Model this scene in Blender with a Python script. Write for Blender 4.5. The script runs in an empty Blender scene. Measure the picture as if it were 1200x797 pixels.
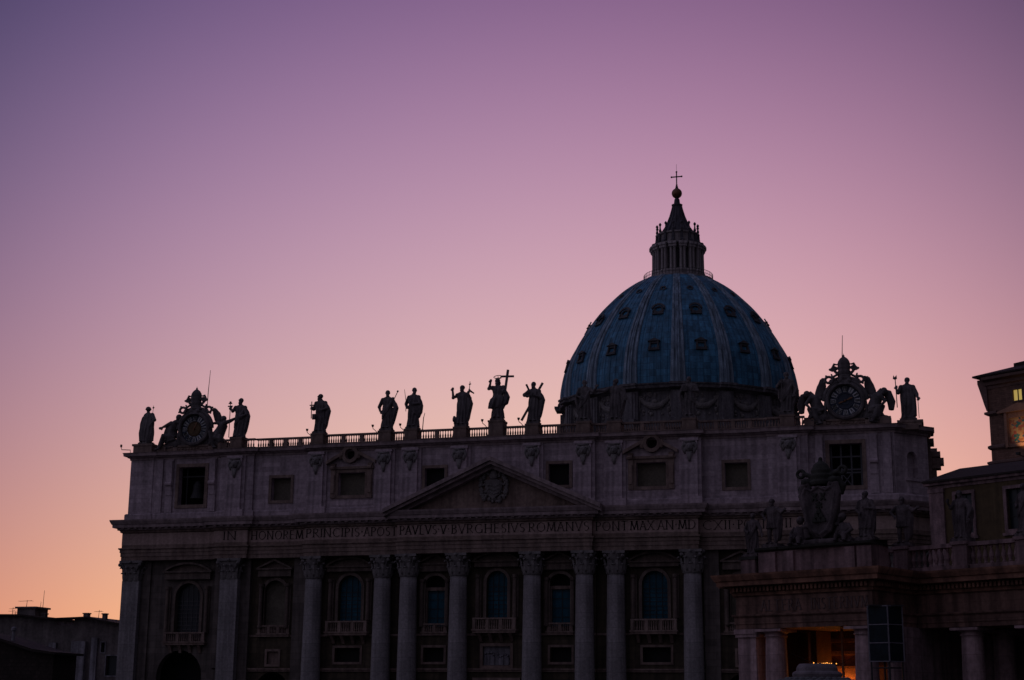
import bpy, math, random
from mathutils import Vector, Matrix, noise
from mathutils.geometry import tessellate_polygon
random.seed(7)
SC = bpy.context.scene
COL = SC.collection
R = math.radians
PI = math.pi
sin, cos = math.sin, math.cos

# ------------------------------------------------------------------ camera
CAM = Vector((58.5466, -203.0365, 7.7685))
YAW, PITCH, ROLL, FPX = -0.2742362, 0.2345630, 0.0088439, 1809.54
cd = bpy.data.cameras.new('camera')
cd.sensor_fit = 'HORIZONTAL'
cd.sensor_width = 36.0
cd.lens = FPX / 1200 * 36
cd.clip_start = 0.5
cd.clip_end = 6000
cam = bpy.data.objects.new('camera', cd)
COL.objects.link(cam)
_f = Vector((sin(YAW) * cos(PITCH), cos(YAW) * cos(PITCH), sin(PITCH)))
_r0 = Vector((cos(YAW), -sin(YAW), 0))
_u0 = _r0.cross(_f)
_r = cos(ROLL) * _r0 + sin(ROLL) * _u0
_u = -sin(ROLL) * _r0 + cos(ROLL) * _u0
cam.matrix_world = Matrix(((_r.x, _u.x, -_f.x, CAM.x), (_r.y, _u.y, -_f.y, CAM.y), (_r.z, _u.z, -_f.z, CAM.z), (0, 0, 0, 1)))
SC.camera = cam

# ------------------------------------------------------------------ dusk sky
W = bpy.data.worlds.new('World')
SC.world = W
W.use_nodes = True
def build_sky():
    nt = W.node_tree
    nt.nodes.clear()
    L = nt.links.new
    def N(t, **k):
        n = nt.nodes.new(t)
        for a, b in k.items():
            setattr(n, a, b)
        return n
    def M(op, a, b=None, clamp=False):
        n = N('ShaderNodeMath', operation=op)
        n.use_clamp = clamp
        for i, v in enumerate((a, b)):
            if v is None:
                continue
            if isinstance(v, (int, float)):
                n.inputs[i].default_value = v
            else:
                L(v, n.inputs[i])
        return n.outputs[0]
    tc = N('ShaderNodeTexCoord')
    sp = N('ShaderNodeSeparateXYZ')
    L(tc.outputs['Generated'], sp.inputs[0])
    x, y, z = sp.outputs
    e = M('MAXIMUM', M('MINIMUM', z, 0.48), 0.03)                 # sine of elevation
    a = M('ARCTAN2', x, y)                                        # azimuth from +Y
    a = M('MAXIMUM', M('MINIMUM', M('ADD', a, 0.2742), 0.5), -0.5)
    terms = [1.0, e, M('MULTIPLY', e, e), M('MULTIPLY', e, M('MULTIPLY', e, e)), a, M('MULTIPLY', a, a), M('MULTIPLY', e, a), M('MULTIPLY', e, M('MULTIPLY', a, a)), M('MULTIPLY', M('MULTIPLY', a, a), M('MULTIPLY', a, a))]
    comb = N('ShaderNodeCombineXYZ')
    for c in range(3):
        s = SKY[c][0]
        for k in range(1, 9):
            s = M('ADD', M('MULTIPLY', terms[k], SKY[c][k]), s)
        L(M('EXPONENT', s), comb.inputs[c])
    # the rest of the dome: violet overhead, blue-grey dusk opposite the sunset
    west = M('ADD', M('MULTIPLY', M('ADD', M('MULTIPLY', x, -0.27), M('MULTIPLY', y, 0.963)), 1.9), -0.62, clamp=True)
    west = M('MULTIPLY', M('MULTIPLY', west, west), M('SUBTRACT', 3.0, M('MULTIPLY', west, 2.0)))
    rp = N('ShaderNodeValToRGB')
    els = rp.color_ramp.elements
    els[0].position = 0.0
    els[0].color = EAST[0] + (1,)
    els[1].position = 1.0
    els[1].color = EAST[2] + (1,)
    m = els.new(0.35)
    m.color = EAST[1] + (1,)
    L(M('MAXIMUM', z, 0.0), rp.inputs[0])
    side = M('MAXIMUM', M('ADD', M('MULTIPLY', x, -0.85), 1.0), 0.2)                  # the south side keeps a little more light
    vm = N('ShaderNodeVectorMath', operation='SCALE')
    L(rp.outputs[0], vm.inputs[0])
    L(side, vm.inputs['Scale'])
    mx = N('ShaderNodeMix', data_type='VECTOR')
    L(west, mx.inputs['Factor'])
    L(vm.outputs[0], mx.inputs[4])
    L(comb.outputs[0], mx.inputs[5])
    bg = N('ShaderNodeBackground')
    L(mx.outputs[1], bg.inputs[0])
    bg.inputs[1].default_value = 1.0
    out = N('ShaderNodeOutputWorld')
    L(bg.outputs[0], out.inputs[0])
SKY = [[0.2692, -3.6372, 8.0725, -19.51, 0.5224, 0.0935, 0.4116, -12.6635, -17.1429], [-0.3516, -1.6352, -0.2504, -10.7391, 0.6454, -3.9748, -0.7028, -1.952, -10.1439], [-1.5549, 6.7314, -16.2956, 4.9029, 0.2811, -1.2812, -0.4278, -5.1946, -11.7925]]
EAST = [(0.092, 0.084, 0.106), (0.122, 0.110, 0.152), (0.105, 0.102, 0.175)]
build_sky()

# the sun has just set behind the basilica: only a trace of warm light is left
sd = bpy.data.lights.new('sun', 'SUN')
sd.energy = 0.02
sd.angle = R(12)
sd.color = (1.0, 0.62, 0.42)
sun = bpy.data.objects.new('sun', sd)
sun.rotation_euler = Vector((-0.35, 0.93, 0.05)).to_track_quat('Z', 'Y').to_euler()
COL.objects.link(sun)

SC.view_settings.view_transform = 'Standard'
SC.view_settings.look = 'None'
SC.view_settings.exposure = 0
SC.view_settings.gamma = 1
SC.cycles.max_bounces = 5
SC.cycles.diffuse_bounces = 3

# ------------------------------------------------------------------ materials
def material(name, base, rough=0.85, var=0.25, scale=0.6, brick=None, streak=0.0, bump=0.15, spec=0.3, metal=0.0, polar=False, tint=None, fine=0.12):
    m = bpy.data.materials.new(name)
    m.use_nodes = True
    nt = m.node_tree
    L = nt.links.new
    b = nt.nodes['Principled BSDF']
    b.inputs['Roughness'].default_value = rough
    b.inputs['Metallic'].default_value = metal
    b.inputs['Specular IOR Level'].default_value = spec
    tc = nt.nodes.new('ShaderNodeTexCoord')
    def mul(c1, c2, fac=1.0):
        n = nt.nodes.new('ShaderNodeMix')
        n.data_type = 'RGBA'
        n.blend_type = 'MULTIPLY'
        n.inputs[0].default_value = fac
        L(c1, n.inputs[6])
        L(c2, n.inputs[7])
        return n.outputs[2]
    def ramp(src, lo, hi, p0=0.3, p1=0.7):
        r = nt.nodes.new('ShaderNodeValToRGB')
        r.color_ramp.elements[0].position = p0
        r.color_ramp.elements[1].position = p1
        r.color_ramp.elements[0].color = tuple(lo) + (1,)
        r.color_ramp.elements[1].color = tuple(hi) + (1,)
        L(src, r.inputs[0])
        return r.outputs[0]
    vec = tc.outputs['Object']
    n1 = nt.nodes.new('ShaderNodeTexNoise')
    n1.inputs['Scale'].default_value = scale
    n1.inputs['Detail'].default_value = 6
    n1.inputs['Roughness'].default_value = 0.65
    L(vec, n1.inputs['Vector'])
    lo = Vector(base) * (1 - var)
    hi = Vector(base) * (1 + var)
    if tint:
        lo = Vector([l * t for l, t in zip(lo, tint)])
    col = ramp(n1.outputs[0], lo, hi)
    n2 = nt.nodes.new('ShaderNodeTexNoise')
    n2.inputs['Scale'].default_value = scale * 9
    n2.inputs['Detail'].default_value = 4
    L(vec, n2.inputs['Vector'])
    f = fine
    col = mul(col, ramp(n2.outputs[0], (1 - 2 * f,) * 3, (1 + f,) * 3))
    height = n2.outputs[0]
    if streak:
        mp = nt.nodes.new('ShaderNodeMapping')
        mp.inputs['Scale'].default_value = (1.1, 1.1, 0.07)
        L(vec, mp.inputs[0])
        n3 = nt.nodes.new('ShaderNodeTexNoise')
        n3.inputs['Scale'].default_value = 1.3
        n3.inputs['Detail'].default_value = 5
        L(mp.outputs[0], n3.inputs['Vector'])
        col = mul(col, ramp(n3.outputs[0], (1 - streak,) * 3, (1.05,) * 3, 0.36, 0.6))
    if brick:
        sx = nt.nodes.new('ShaderNodeSeparateXYZ')
        L(vec, sx.inputs[0])
        cb = nt.nodes.new('ShaderNodeCombineXYZ')
        if polar:
            at = nt.nodes.new('ShaderNodeMath')
            at.operation = 'ARCTAN2'
            L(sx.outputs[1], at.inputs[0])
            L(sx.outputs[0], at.inputs[1])
            ml = nt.nodes.new('ShaderNodeMath')
            ml.operation = 'MULTIPLY'
            ml.inputs[1].default_value = polar
            L(at.outputs[0], ml.inputs[0])
            L(ml.outputs[0], cb.inputs[0])
        else:
            ad = nt.nodes.new('ShaderNodeMath')
            ad.operation = 'ADD'
            L(sx.outputs[0], ad.inputs[0])
            L(sx.outputs[1], ad.inputs[1])
            L(ad.outputs[0], cb.inputs[0])
        L(sx.outputs[2], cb.inputs[1])
        bt = nt.nodes.new('ShaderNodeTexBrick')
        bt.inputs['Scale'].default_value = 1.0
        bt.inputs['Brick Width'].default_value = brick[0]
        bt.inputs['Row Height'].default_value = brick[1]
        bt.inputs['Mortar Size'].default_value = brick[2]
        bt.inputs['Mortar Smooth'].default_value = 0.3
        bt.offset = brick[4] if len(brick) > 4 else 0.5
        d = brick[3]
        bt.inputs['Color1'].default_value = (1, 1, 1, 1)
        bt.inputs['Color2'].default_value = (1 - d, 1 - d, 1 - d, 1)
        mo = brick[5] if len(brick) > 5 else 0.62
        bt.inputs['Mortar'].default_value = (mo, mo, mo, 1)
        L(cb.outputs[0], bt.inputs['Vector'])
        col = mul(col, bt.outputs['Color'])
    L(col, b.inputs['Base Color'])
    if bump:
        bp = nt.nodes.new('ShaderNodeBump')
        bp.inputs['Strength'].default_value = bump
        bp.inputs['Distance'].default_value = 0.1
        L(height, bp.inputs['Height'])
        L(bp.outputs[0], b.inputs['Normal'])
    return m

def glow(name, color, strength):
    m = bpy.data.materials.new(name)
    m.use_nodes = True
    b = m.node_tree.nodes['Principled BSDF']
    b.inputs['Base Color'].default_value = color + (1,)
    b.inputs['Emission Color'].default_value = color + (1,)
    b.inputs['Emission Strength'].default_value = strength
    return m

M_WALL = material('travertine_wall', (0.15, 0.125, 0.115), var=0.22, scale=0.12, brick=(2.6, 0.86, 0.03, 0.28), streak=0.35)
M_ATTIC = material('travertine_attic', (0.49, 0.395, 0.44), var=0.12, scale=0.3, brick=(2.9, 0.66, 0.03, 0.3, 0.5, 0.7), streak=0.3)  # lighter copy of the stone; the attic's extra light is in the colour
M_RECESS = material('shaded_travertine_wall', (0.085, 0.066, 0.045), var=0.25, scale=0.2, brick=(2.6, 0.86, 0.03, 0.25), streak=0.4)  # darker copy of the wall stone; shade of the recesses is painted in
M_COL = material('travertine_column', (0.29, 0.27, 0.28), var=0.18, scale=0.4, brick=(40, 1.9, 0.03, 0.14), streak=0.3)
M_TRIM = material('weathered_travertine', (0.24, 0.178, 0.155), var=0.3, scale=0.3, streak=0.35, tint=(1.0, 0.93, 0.9))
M_FRIEZE = material('inscription_frieze', (0.40, 0.29, 0.265), var=0.15, scale=0.3, streak=0.2)
M_SURR = material('window_surround_stone', (0.16, 0.122, 0.105), var=0.3, scale=0.4, streak=0.45)
M_CORN = material('cornice_travertine', (0.34, 0.262, 0.27), var=0.28, scale=0.3, streak=0.3)
M_CARVE = material('carved_travertine', (0.19, 0.175, 0.175), var=0.3, scale=0.8, bump=0.3)
M_STATUE = material('statue_travertine', (0.13, 0.115, 0.12), var=0.4, scale=0.7, streak=0.45, bump=0.35)
M_STATUE2 = material('lichened_statue_stone', (0.10, 0.08, 0.085), var=0.6, scale=0.8, streak=0.55, bump=0.4)
M_LETTER = material('letter_bronze', (0.014, 0.012, 0.011), var=0.2, bump=0)
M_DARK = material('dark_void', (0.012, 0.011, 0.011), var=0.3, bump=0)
M_BLIND = material('blind_window_stone', (0.125, 0.11, 0.085), var=0.3, scale=0.5)
M_GLASS = material('window_glass', (0.006, 0.085, 0.135), rough=0.4, var=0.3, scale=0.5, bump=0.03, spec=0.15, brick=(0.9, 1.1, 0.06, 0.35, 0.0))
M_DGLASS = material('dark_leaded_glass', (0.012, 0.018, 0.025), rough=0.3, var=0.3, scale=0.5, bump=0.03, spec=0.3)
M_BAR = material('window_bar_iron', (0.10, 0.10, 0.11), var=0.2, bump=0)
M_IRON = material('dark_iron', (0.03, 0.03, 0.032), rough=0.6, var=0.2, bump=0)
M_LEAD = material('lead_dome_sheet', (0.062, 0.230, 0.395), rough=0.55, var=0.3, scale=0.25, brick=(1.31, 1.5, 0.06, 0.42, 0.0, 0.5), streak=0.32, polar=24.0, spec=0.3, bump=0.1)
M_RIB = material('lead_rib', (0.225, 0.31, 0.40), rough=0.7, var=0.3, scale=0.4, streak=0.5, bump=0.1)
M_DORM = material('shaded_dormer_lead', (0.075, 0.075, 0.085), rough=0.7, var=0.35, scale=0.8, streak=0.3)  # shade of hoods and openings is put into this dark tone
M_DRUM = material('drum_travertine', (0.17, 0.16, 0.175), var=0.3, scale=0.25, streak=0.4, bump=0.2)
M_LANT = material('lantern_travertine', (0.36, 0.32, 0.33), var=0.3, scale=0.4, streak=0.4)
M_SPIRE = material('lantern_lead', (0.075, 0.07, 0.085), rough=0.7, var=0.3, scale=0.8, streak=0.4)
M_GILT = material('gilded_bronze', (0.20, 0.10, 0.055), rough=0.45, var=0.25, scale=1.2, metal=0.4, bump=0.05)
M_DIAL = material('clock_dial', (0.05, 0.06, 0.085), var=0.3, scale=2.0, bump=0)
M_PLATE = material('clock_hour_plate', (0.52, 0.53, 0.56), var=0.25, scale=2.0, bump=0)
M_ROOF = material('roof_tile', (0.040, 0.028, 0.025), var=0.35, scale=0.5, brick=(0.5, 0.35, 0.06, 0.4))
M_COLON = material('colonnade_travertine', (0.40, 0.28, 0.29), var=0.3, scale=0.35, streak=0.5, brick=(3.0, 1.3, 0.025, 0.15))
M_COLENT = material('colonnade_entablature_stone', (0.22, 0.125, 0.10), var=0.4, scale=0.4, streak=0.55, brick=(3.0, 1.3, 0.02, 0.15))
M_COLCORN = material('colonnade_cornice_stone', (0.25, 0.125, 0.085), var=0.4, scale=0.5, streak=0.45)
M_SOFFIT = material('darkened_soffit', (0.07, 0.035, 0.022), var=0.3, scale=0.7)  # shade painted in: dark tone damps the lamp's spill on ceiling and baffles
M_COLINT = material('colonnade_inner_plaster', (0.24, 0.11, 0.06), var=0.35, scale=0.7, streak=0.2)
M_MOSS = material('mossy_coping', (0.035, 0.035, 0.03), var=0.5, scale=0.9)
M_OCHRE = material('ochre_plaster', (0.095, 0.066, 0.034), var=0.2, scale=0.15, streak=0.25)
M_PINKST = material('pale_stone_trim', (0.25, 0.165, 0.172), var=0.4, scale=0.5, streak=0.55)
M_PALACE = material('palace_brick', (0.22, 0.125, 0.095), var=0.25, scale=0.3, brick=(0.9, 0.3, 0.03, 0.3), streak=0.2)
M_PALTRIM = material('palace_trim', (0.15, 0.095, 0.085), var=0.25, scale=0.4)
M_MOSAICF = material('mosaic_frame', (0.30, 0.17, 0.12), var=0.25, scale=0.6)
M_HOUSE = material('weathered_house_wall', (0.15, 0.13, 0.13), var=0.5, scale=0.22, streak=0.25)
M_HOUSE2 = material('pale_house_wall', (0.26, 0.25, 0.28), var=0.35, scale=0.3, streak=0.5)
M_GROUND = material('cobble_paving', (0.055, 0.053, 0.055), var=0.25, scale=0.15, brick=(0.3, 0.3, 0.05, 0.35))
M_BPANE = material('booth_glass', (0.012, 0.018, 0.024), rough=0.4, var=0.4, bump=0.02, spec=0.08)
M_BFRAME = material('booth_frame_metal', (0.17, 0.16, 0.19), rough=0.5, var=0.15, bump=0)
M_FOUNT = material('fountain_stone', (0.17, 0.145, 0.16), var=0.3, scale=1.2, streak=0.4)
M_SCALE = material('fountain_scales', (0.11, 0.11, 0.115), var=0.4, scale=2.0)
M_LIT = glow('lit_window_pane', (0.78, 0.56, 0.15), 0.45)
M_WARMGLOW = glow('warm_glow', (1.0, 0.38, 0.07), 2.2)
M_OLDGILT = material('dull_gilt', (0.10, 0.062, 0.03), rough=0.6, var=0.4, scale=1.5, metal=0.2, bump=0.05)

# mosaic picture: plain blotches of colour
def mosaic():
    m = bpy.data.materials.new('mosaic_picture')
    m.use_nodes = True
    nt = m.node_tree
    b = nt.nodes['Principled BSDF']
    tc = nt.nodes.new('ShaderNodeTexCoord')
    v = nt.nodes.new('ShaderNodeTexVoronoi')
    v.inputs['Scale'].default_value = 2.6
    r = nt.nodes.new('ShaderNodeValToRGB')
    r.color_ramp.interpolation = 'CONSTANT'
    cs = [(0.0, (0.30, 0.12, 0.05)), (0.25, (0.42, 0.22, 0.10)), (0.45, (0.03, 0.14, 0.13)), (0.6, (0.35, 0.10, 0.06)), (0.75, (0.40, 0.27, 0.12)), (0.9, (0.04, 0.10, 0.16))]
    el = r.color_ramp.elements
    el[0].color = cs[0][1] + (1,)
    el[1].position = cs[1][0]
    el[1].color = cs[1][1] + (1,)
    for p, c in cs[2:]:
        q = el.new(p)
        q.color = c + (1,)
    L = nt.links.new
    L(tc.outputs['Object'], v.inputs['Vector'])
    sp = nt.nodes.new('ShaderNodeSeparateColor')
    L(v.outputs['Color'], sp.inputs[0])
    L(sp.outputs[0], r.inputs[0])
    L(r.outputs[0], b.inputs['Base Color'])
    b.inputs['Roughness'].default_value = 0.6
    return m
M_MOSAIC = mosaic()

# ------------------------------------------------------------------ helpers
class MB:
    def __init__(s):
        s.v = []
        s.f = []
    def box(s, x0, x1, y0, y1, z0, z1):
        n = len(s.v)
        s.v += [Vector(p) for p in ((x0, y0, z0), (x1, y0, z0), (x1, y1, z0), (x0, y1, z0), (x0, y0, z1), (x1, y0, z1), (x1, y1, z1), (x0, y1, z1))]
        s.f += [[n + i for i in q] for q in ((0, 3, 2, 1), (4, 5, 6, 7), (0, 1, 5, 4), (1, 2, 6, 5), (2, 3, 7, 6), (3, 0, 4, 7))]
        return s
    def bar(s, p, q, w, d, up=(0, 0, 1)):            # a square bar from p to q
        p, q = Vector(p), Vector(q)
        t = (q - p).normalized()
        u = Vector(up)
        if abs(t.dot(u)) > 0.95:
            u = Vector((0, 1, 0))
        a = t.cross(u).normalized()
        b = a.cross(t).normalized()
        n = len(s.v)
        for c in (p, q):
            for i, j in ((-1, -1), (1, -1), (1, 1), (-1, 1)):
                s.v.append(c + a * (i * w / 2) + b * (j * d / 2))
        s.f += [[n + i for i in k] for k in ((3, 2, 1, 0), (4, 5, 6, 7), (0, 1, 5, 4), (1, 2, 6, 5), (2, 3, 7, 6), (3, 0, 4, 7))]
        return s
    def lathe(s, prof, n=24, c=(0, 0, 0), a0=0.0, a1=2 * PI, cap=True, sx=1.0, sy=1.0):
        full = abs(a1 - a0 - 2 * PI) < 1e-6
        m = n if full else n + 1
        b = len(s.v)
        for r, z in prof:
            for i in range(m):
                a = a0 + (a1 - a0) * i / n
                s.v.append(Vector((c[0] + sx * r * cos(a), c[1] + sy * r * sin(a), c[2] + z)))
        for j in range(len(prof) - 1):
            for i in range(n):
                k = (i + 1) % m if full else i + 1
                s.f.append([b + j * m + i, b + j * m + k, b + (j + 1) * m + k, b + (j + 1) * m + i])
        if cap and full:
            s.f.append([b + i for i in range(n)][::-1])
            s.f.append([b + (len(prof) - 1) * m + i for i in range(n)])
        return s
    def loft(s, rings, cap=True):
        b = len(s.v)
        n = len(rings[0])
        for r in rings:
            s.v += [Vector(p) for p in r]
        for j in range(len(rings) - 1):
            for i in range(n):
                k = (i + 1) % n
                s.f.append([b + j * n + i, b + j * n + k, b + (j + 1) * n + k, b + (j + 1) * n + i])
        if cap:
            s.f.append([b + i for i in range(n)][::-1])
            s.f.append([b + (len(rings) - 1) * n + i for i in range(n)])
        return s
    def tube(s, pts, rad, n=10, closed=False):
        pts = [Vector(p) for p in pts]
        if isinstance(rad, (int, float)):
            rad = [rad] * len(pts)
        m = len(pts)
        b = len(s.v)
        ref = None
        for i, p in enumerate(pts):
            if closed:
                t = pts[(i + 1) % m] - pts[i - 1]
            else:
                t = pts[min(i + 1, m - 1)] - pts[max(i - 1, 0)]
            t.normalize()
            if ref is None:
                ref = Vector((0, 0, 1)) if abs(t.z) < 0.9 else Vector((0, 1, 0))
            u = t.cross(ref)
            if u.length < 1e-4:
                u = t.cross(Vector((1, 0, 0)))
            u.normalize()
            w = u.cross(t).normalized()
            ref = w
            for k in range(n):
                a = 2 * PI * k / n
                s.v.append(p + (u * cos(a) + w * sin(a)) * rad[i])
        for j in range(m if closed else m - 1):
            j2 = (j + 1) % m
            for k in range(n):
                l = (k + 1) % n
                s.f.append([b + j * n + k, b + j * n + l, b + j2 * n + l, b + j2 * n + k])
        if not closed:
            s.f.append([b + k for k in range(n)][::-1])
            s.f.append([b + (m - 1) * n + k for k in range(n)])
        return s
    def ball(s, c, r, n=12, m=8, rot=None):
        if isinstance(r, (int, float)):
            r = (r, r, r)
        b = len(s.v)
        c = Vector(c)
        rot = rot or Matrix.Identity(3)
        for j in range(1, m):
            t = PI * j / m
            for i in range(n):
                a = 2 * PI * i / n
                s.v.append(c + rot @ Vector((r[0] * sin(t) * cos(a), r[1] * sin(t) * sin(a), -r[2] * cos(t))))
        lo = len(s.v)
        s.v.append(c + rot @ Vector((0, 0, -r[2])))
        s.v.append(c + rot @ Vector((0, 0, r[2])))
        for j in range(m - 2):
            for i in range(n):
                k = (i + 1) % n
                s.f.append([b + j * n + i, b + j * n + k, b + (j + 1) * n + k, b + (j + 1) * n + i])
        for i in range(n):
            k = (i + 1) % n
            s.f.append([lo, b + k, b + i])
            s.f.append([lo + 1, b + (m - 2) * n + i, b + (m - 2) * n + k])
        return s
    def plate(s, poly, y0, y1, holes=()):            # polygon in x,z extruded along y
        loops = [[Vector((p[0], p[1], 0)) for p in poly]] + [[Vector((p[0], p[1], 0)) for p in h] for h in holes]
        tri = tessellate_polygon(loops)
        flat = [p for l in loops for p in l]
        n = len(s.v)
        m = len(flat)
        for y in (y0, y1):
            s.v += [Vector((p.x, y, p.y)) for p in flat]
        for t in tri:
            s.f.append([n + i for i in t])
            s.f.append([n + m + i for i in t][::-1])
        o = 0
        for l in loops:
            k = len(l)
            for i in range(k):
                j = (i + 1) % k
                s.f.append([n + o + i, n + o + j, n + m + o + j, n + m + o + i])
            o += k
        return s
    def sweep(s, path, prof, closed=False):          # prof: (out, z); out is to the right of the path
        m = len(path)
        P = [Vector((p[0], p[1])) for p in path]
        b = len(s.v)
        k = len(prof)
        for i in range(m):
            def nrm(a, c):
                d = (c - a).normalized()
                return Vector((d.y, -d.x))
            if closed:
                n1, n2 = nrm(P[i - 1], P[i]), nrm(P[i], P[(i + 1) % m])
            else:
                n1 = nrm(P[max(i - 1, 0)], P[max(i - 1, 0) + 1])
                n2 = nrm(P[min(i, m - 2)], P[min(i, m - 2) + 1])
            q = (n1 + n2) / max(0.3, 1 + n1.dot(n2))
            for o, z in prof:
                s.v.append(Vector((P[i].x + q.x * o, P[i].y + q.y * o, z)))
        for i in range(m if closed else m - 1):
            j = (i + 1) % m
            for t in range(k - 1):
                s.f.append([b + i * k + t, b + j * k + t, b + j * k + t + 1, b + i * k + t + 1])
        if not closed:
            s.f.append([b + t for t in range(k)])
            s.f.append([b + (m - 1) * k + t for t in range(k)][::-1])
        return s
    def add(s, o, mat=None):
        n = len(s.v)
        s.v += [(mat @ p) if mat else p.copy() for p in o.v]
        s.f += [[n + i for i in f] for f in o.f]
        return s
    def mesh(s, name, smooth=False, off=None):
        me = bpy.data.meshes.new(name)
        vs = [tuple(p - off) for p in s.v] if off else [tuple(p) for p in s.v]
        me.from_pydata(vs, [], s.f)
        if smooth:
            me.polygons.foreach_set('use_smooth', [True] * len(me.polygons))
        me.update()
        return me
    def build(s, name, mat, parent=None, smooth=False, loc=None, rot=None):
        import bmesh
        off = OFF.get(parent.name) if parent is not None and parent.name in OFF else None
        if loc is not None:
            off = None
        me = s.mesh(name, smooth, off)
        bm = bmesh.new()
        bm.from_mesh(me)
        bmesh.ops.recalc_face_normals(bm, faces=bm.faces)
        bm.to_mesh(me)
        bm.free()
        me.materials.append(mat)
        o = bpy.data.objects.new(name, me)
        COL.objects.link(o)
        if parent is not None:
            o.parent = parent
            if parent.name in OFF:
                OFF[o.name] = OFF[parent.name] if loc is None else Vector((0, 0, 0))
        if loc is not None:
            pl = OFF.get(parent.name) if parent is not None else None
            o.location = Vector(loc) - (pl if pl else Vector((0, 0, 0)))
        if rot is not None:
            o.rotation_euler = (0, 0, rot)
        return o
OFF = {}

def tag(o, label=None, cat=None, group=None, kind=None):
    for k, v in (('label', label), ('category', cat), ('group', group), ('kind', kind)):
        if v:
            o[k] = v
    return o
def thing(name, loc, label, cat, rotz=0, group=None, world=False):
    o = bpy.data.objects.new(name, None)
    o.empty_display_size = 0.5
    o.location = loc
    o.rotation_euler = (0, 0, rotz)
    COL.objects.link(o)
    if world:
        OFF[o.name] = Vector(loc)
    return tag(o, label, cat, group)
def kids(o):
    return [c for c in ALLKIDS(o)]
def ALLKIDS(o):
    return [c for c in COL.objects if c.parent == o]
def dup(o, loc=None, rot=None, parent=None, mirror=False):
    c = o.copy()
    COL.objects.link(c)
    if parent is not None:
        c.parent = parent
    if loc is not None:
        c.location = loc
    if rot is not None:
        c.rotation_euler = (0, 0, rot)
    for ch in ALLKIDS(o):
        dup(ch, parent=c)
    return c
def arch(x0, x1, z0, zt, n=14):                      # outline of a round-headed opening
    r = (x1 - x0) / 2
    c = (x0 + x1) / 2
    zs = zt - r
    return [(x0, z0), (x1, z0)] + [(c + r * cos(PI * i / n), zs + r * sin(PI * i / n)) for i in range(n + 1)]
def rect(x0, x1, z0, z1):
    return [(x0, z0), (x1, z0), (x1, z1), (x0, z1)]
def circle(cx, cz, r, n=20):
    return [(cx + r * cos(2 * PI * i / n), cz + r * sin(2 * PI * i / n)) for i in range(n)]
def frame(x0, x1, z0, z1, w, y0, y1):
    return MB().plate(rect(x0 - w, x1 + w, z0 - w, z1 + w), y0, y1, [rect(x0, x1, z0, z1)])
def remesh(mb, name, mat, voxel, parent=None, smooth=True):
    o = mb.build(name, mat)
    md = o.modifiers.new('r', 'REMESH')
    md.mode = 'VOXEL'
    md.voxel_size = voxel
    dg = bpy.context.evaluated_depsgraph_get()
    me = bpy.data.meshes.new_from_object(o.evaluated_get(dg))
    old = o.data
    o.modifiers.clear()
    o.data = me
    me.name = name
    bpy.data.meshes.remove(old)
    if not me.materials:
        me.materials.append(mat)
    if smooth:
        me.polygons.foreach_set('use_smooth', [True] * len(me.polygons))
    if parent is not None:
        o.parent = parent
    return o
GZ = 3.0

# ------------------------------------------------------------------ ground
g = MB()
g.v = [Vector(p) for p in ((-3000, -800, GZ), (3000, -800, GZ), (3000, 4000, GZ), (-3000, 4000, GZ))]
g.f = [[0, 1, 2, 3]]
tag(g.build('ground', M_GROUND), kind='structure')

# ================================================================== BASILICA
BAS = thing('basilica', (0, 0, GZ), 'huge domed basilica with a columned travertine front, attic and blue ribbed lead dome', 'church', world=True)

# plan of the entablature front (right half), mirrored for the left
HALF = [(0, -3.6), (13.6, -3.6), (13.6, -2.8), (27.6, -2.8), (27.6, -1.4), (36.7, -1.4), (36.7, -2.0), (41.9, -2.0), (41.9, -1.1), (52.8, -1.1), (57.0, 3.1), (57.0, 7.0)]
def mirror(h):
    return [(-x, y) for x, y in h[:0:-1]] + h
PLAN = [(-57.0, 7.0), (-57.0, -1.1)] + [(-x, y) for x, y in HALF[8:0:-1]] + HALF[1:]
AH = [(0, -2.2), (13.6, -2.2), (13.6, -1.6), (27.6, -1.6), (27.6, -0.6), (36.7, -0.6), (36.7, -1.0), (41.9, -1.0), (41.9, -0.4), (53.0, -0.4), (56.9, 3.5), (56.9, 7.0)]
APLAN = [(-56.7, 7.0), (-56.7, -0.5), (-53.0, -0.5), (-53.0, -0.4)] + [(-x, y) for x, y in AH[8:0:-1]] + AH[1:]

# --- entablature
e = MB()
e.sweep(PLAN, [(-3.0, 28.2), (0, 28.2), (0, 28.75), (.09, 28.77), (.09, 29.3), (.18, 29.32), (.18, 29.7), (.36, 29.85), (.36, 30.0), (0, 30.06), (0, 32.15), (.22, 32.25), (.3, 32.5), (.55, 32.55)])
ENT = e.build('entablature', M_TRIM, BAS)
MB().sweep(PLAN, [(-.2, 30.45), (.015, 30.45), (.015, 32.1), (-.2, 32.1)]).build('frieze', M_FRIEZE, ENT)
c = MB()
c.sweep(PLAN, [(-1.0, 32.56), (.56, 32.56), (.6, 32.86), (1.1, 32.88), (1.12, 33.3), (1.22, 33.36), (1.42, 33.78), (1.46, 34.0), (-1.0, 34.2)])
for (x0, y0), (x1, y1) in zip(PLAN, PLAN[1:]):       # modillions under the cornice
    d = Vector((x1 - x0, y1 - y0))
    if d.length < 3:
        continue
    t = d.normalized()
    n = Vector((t.y, -t.x))
    k = int(d.length / 1.0)
    for i in range(k):
        p = Vector((x0, y0)) + d * ((i + .5) / k)
        a = p + n * .55
        b = p + n * .98
        c.bar((a.x, a.y, 32.77), (b.x, b.y, 32.79), .4, .16)
c.build('main_cornice', M_CORN, BAS)

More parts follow.
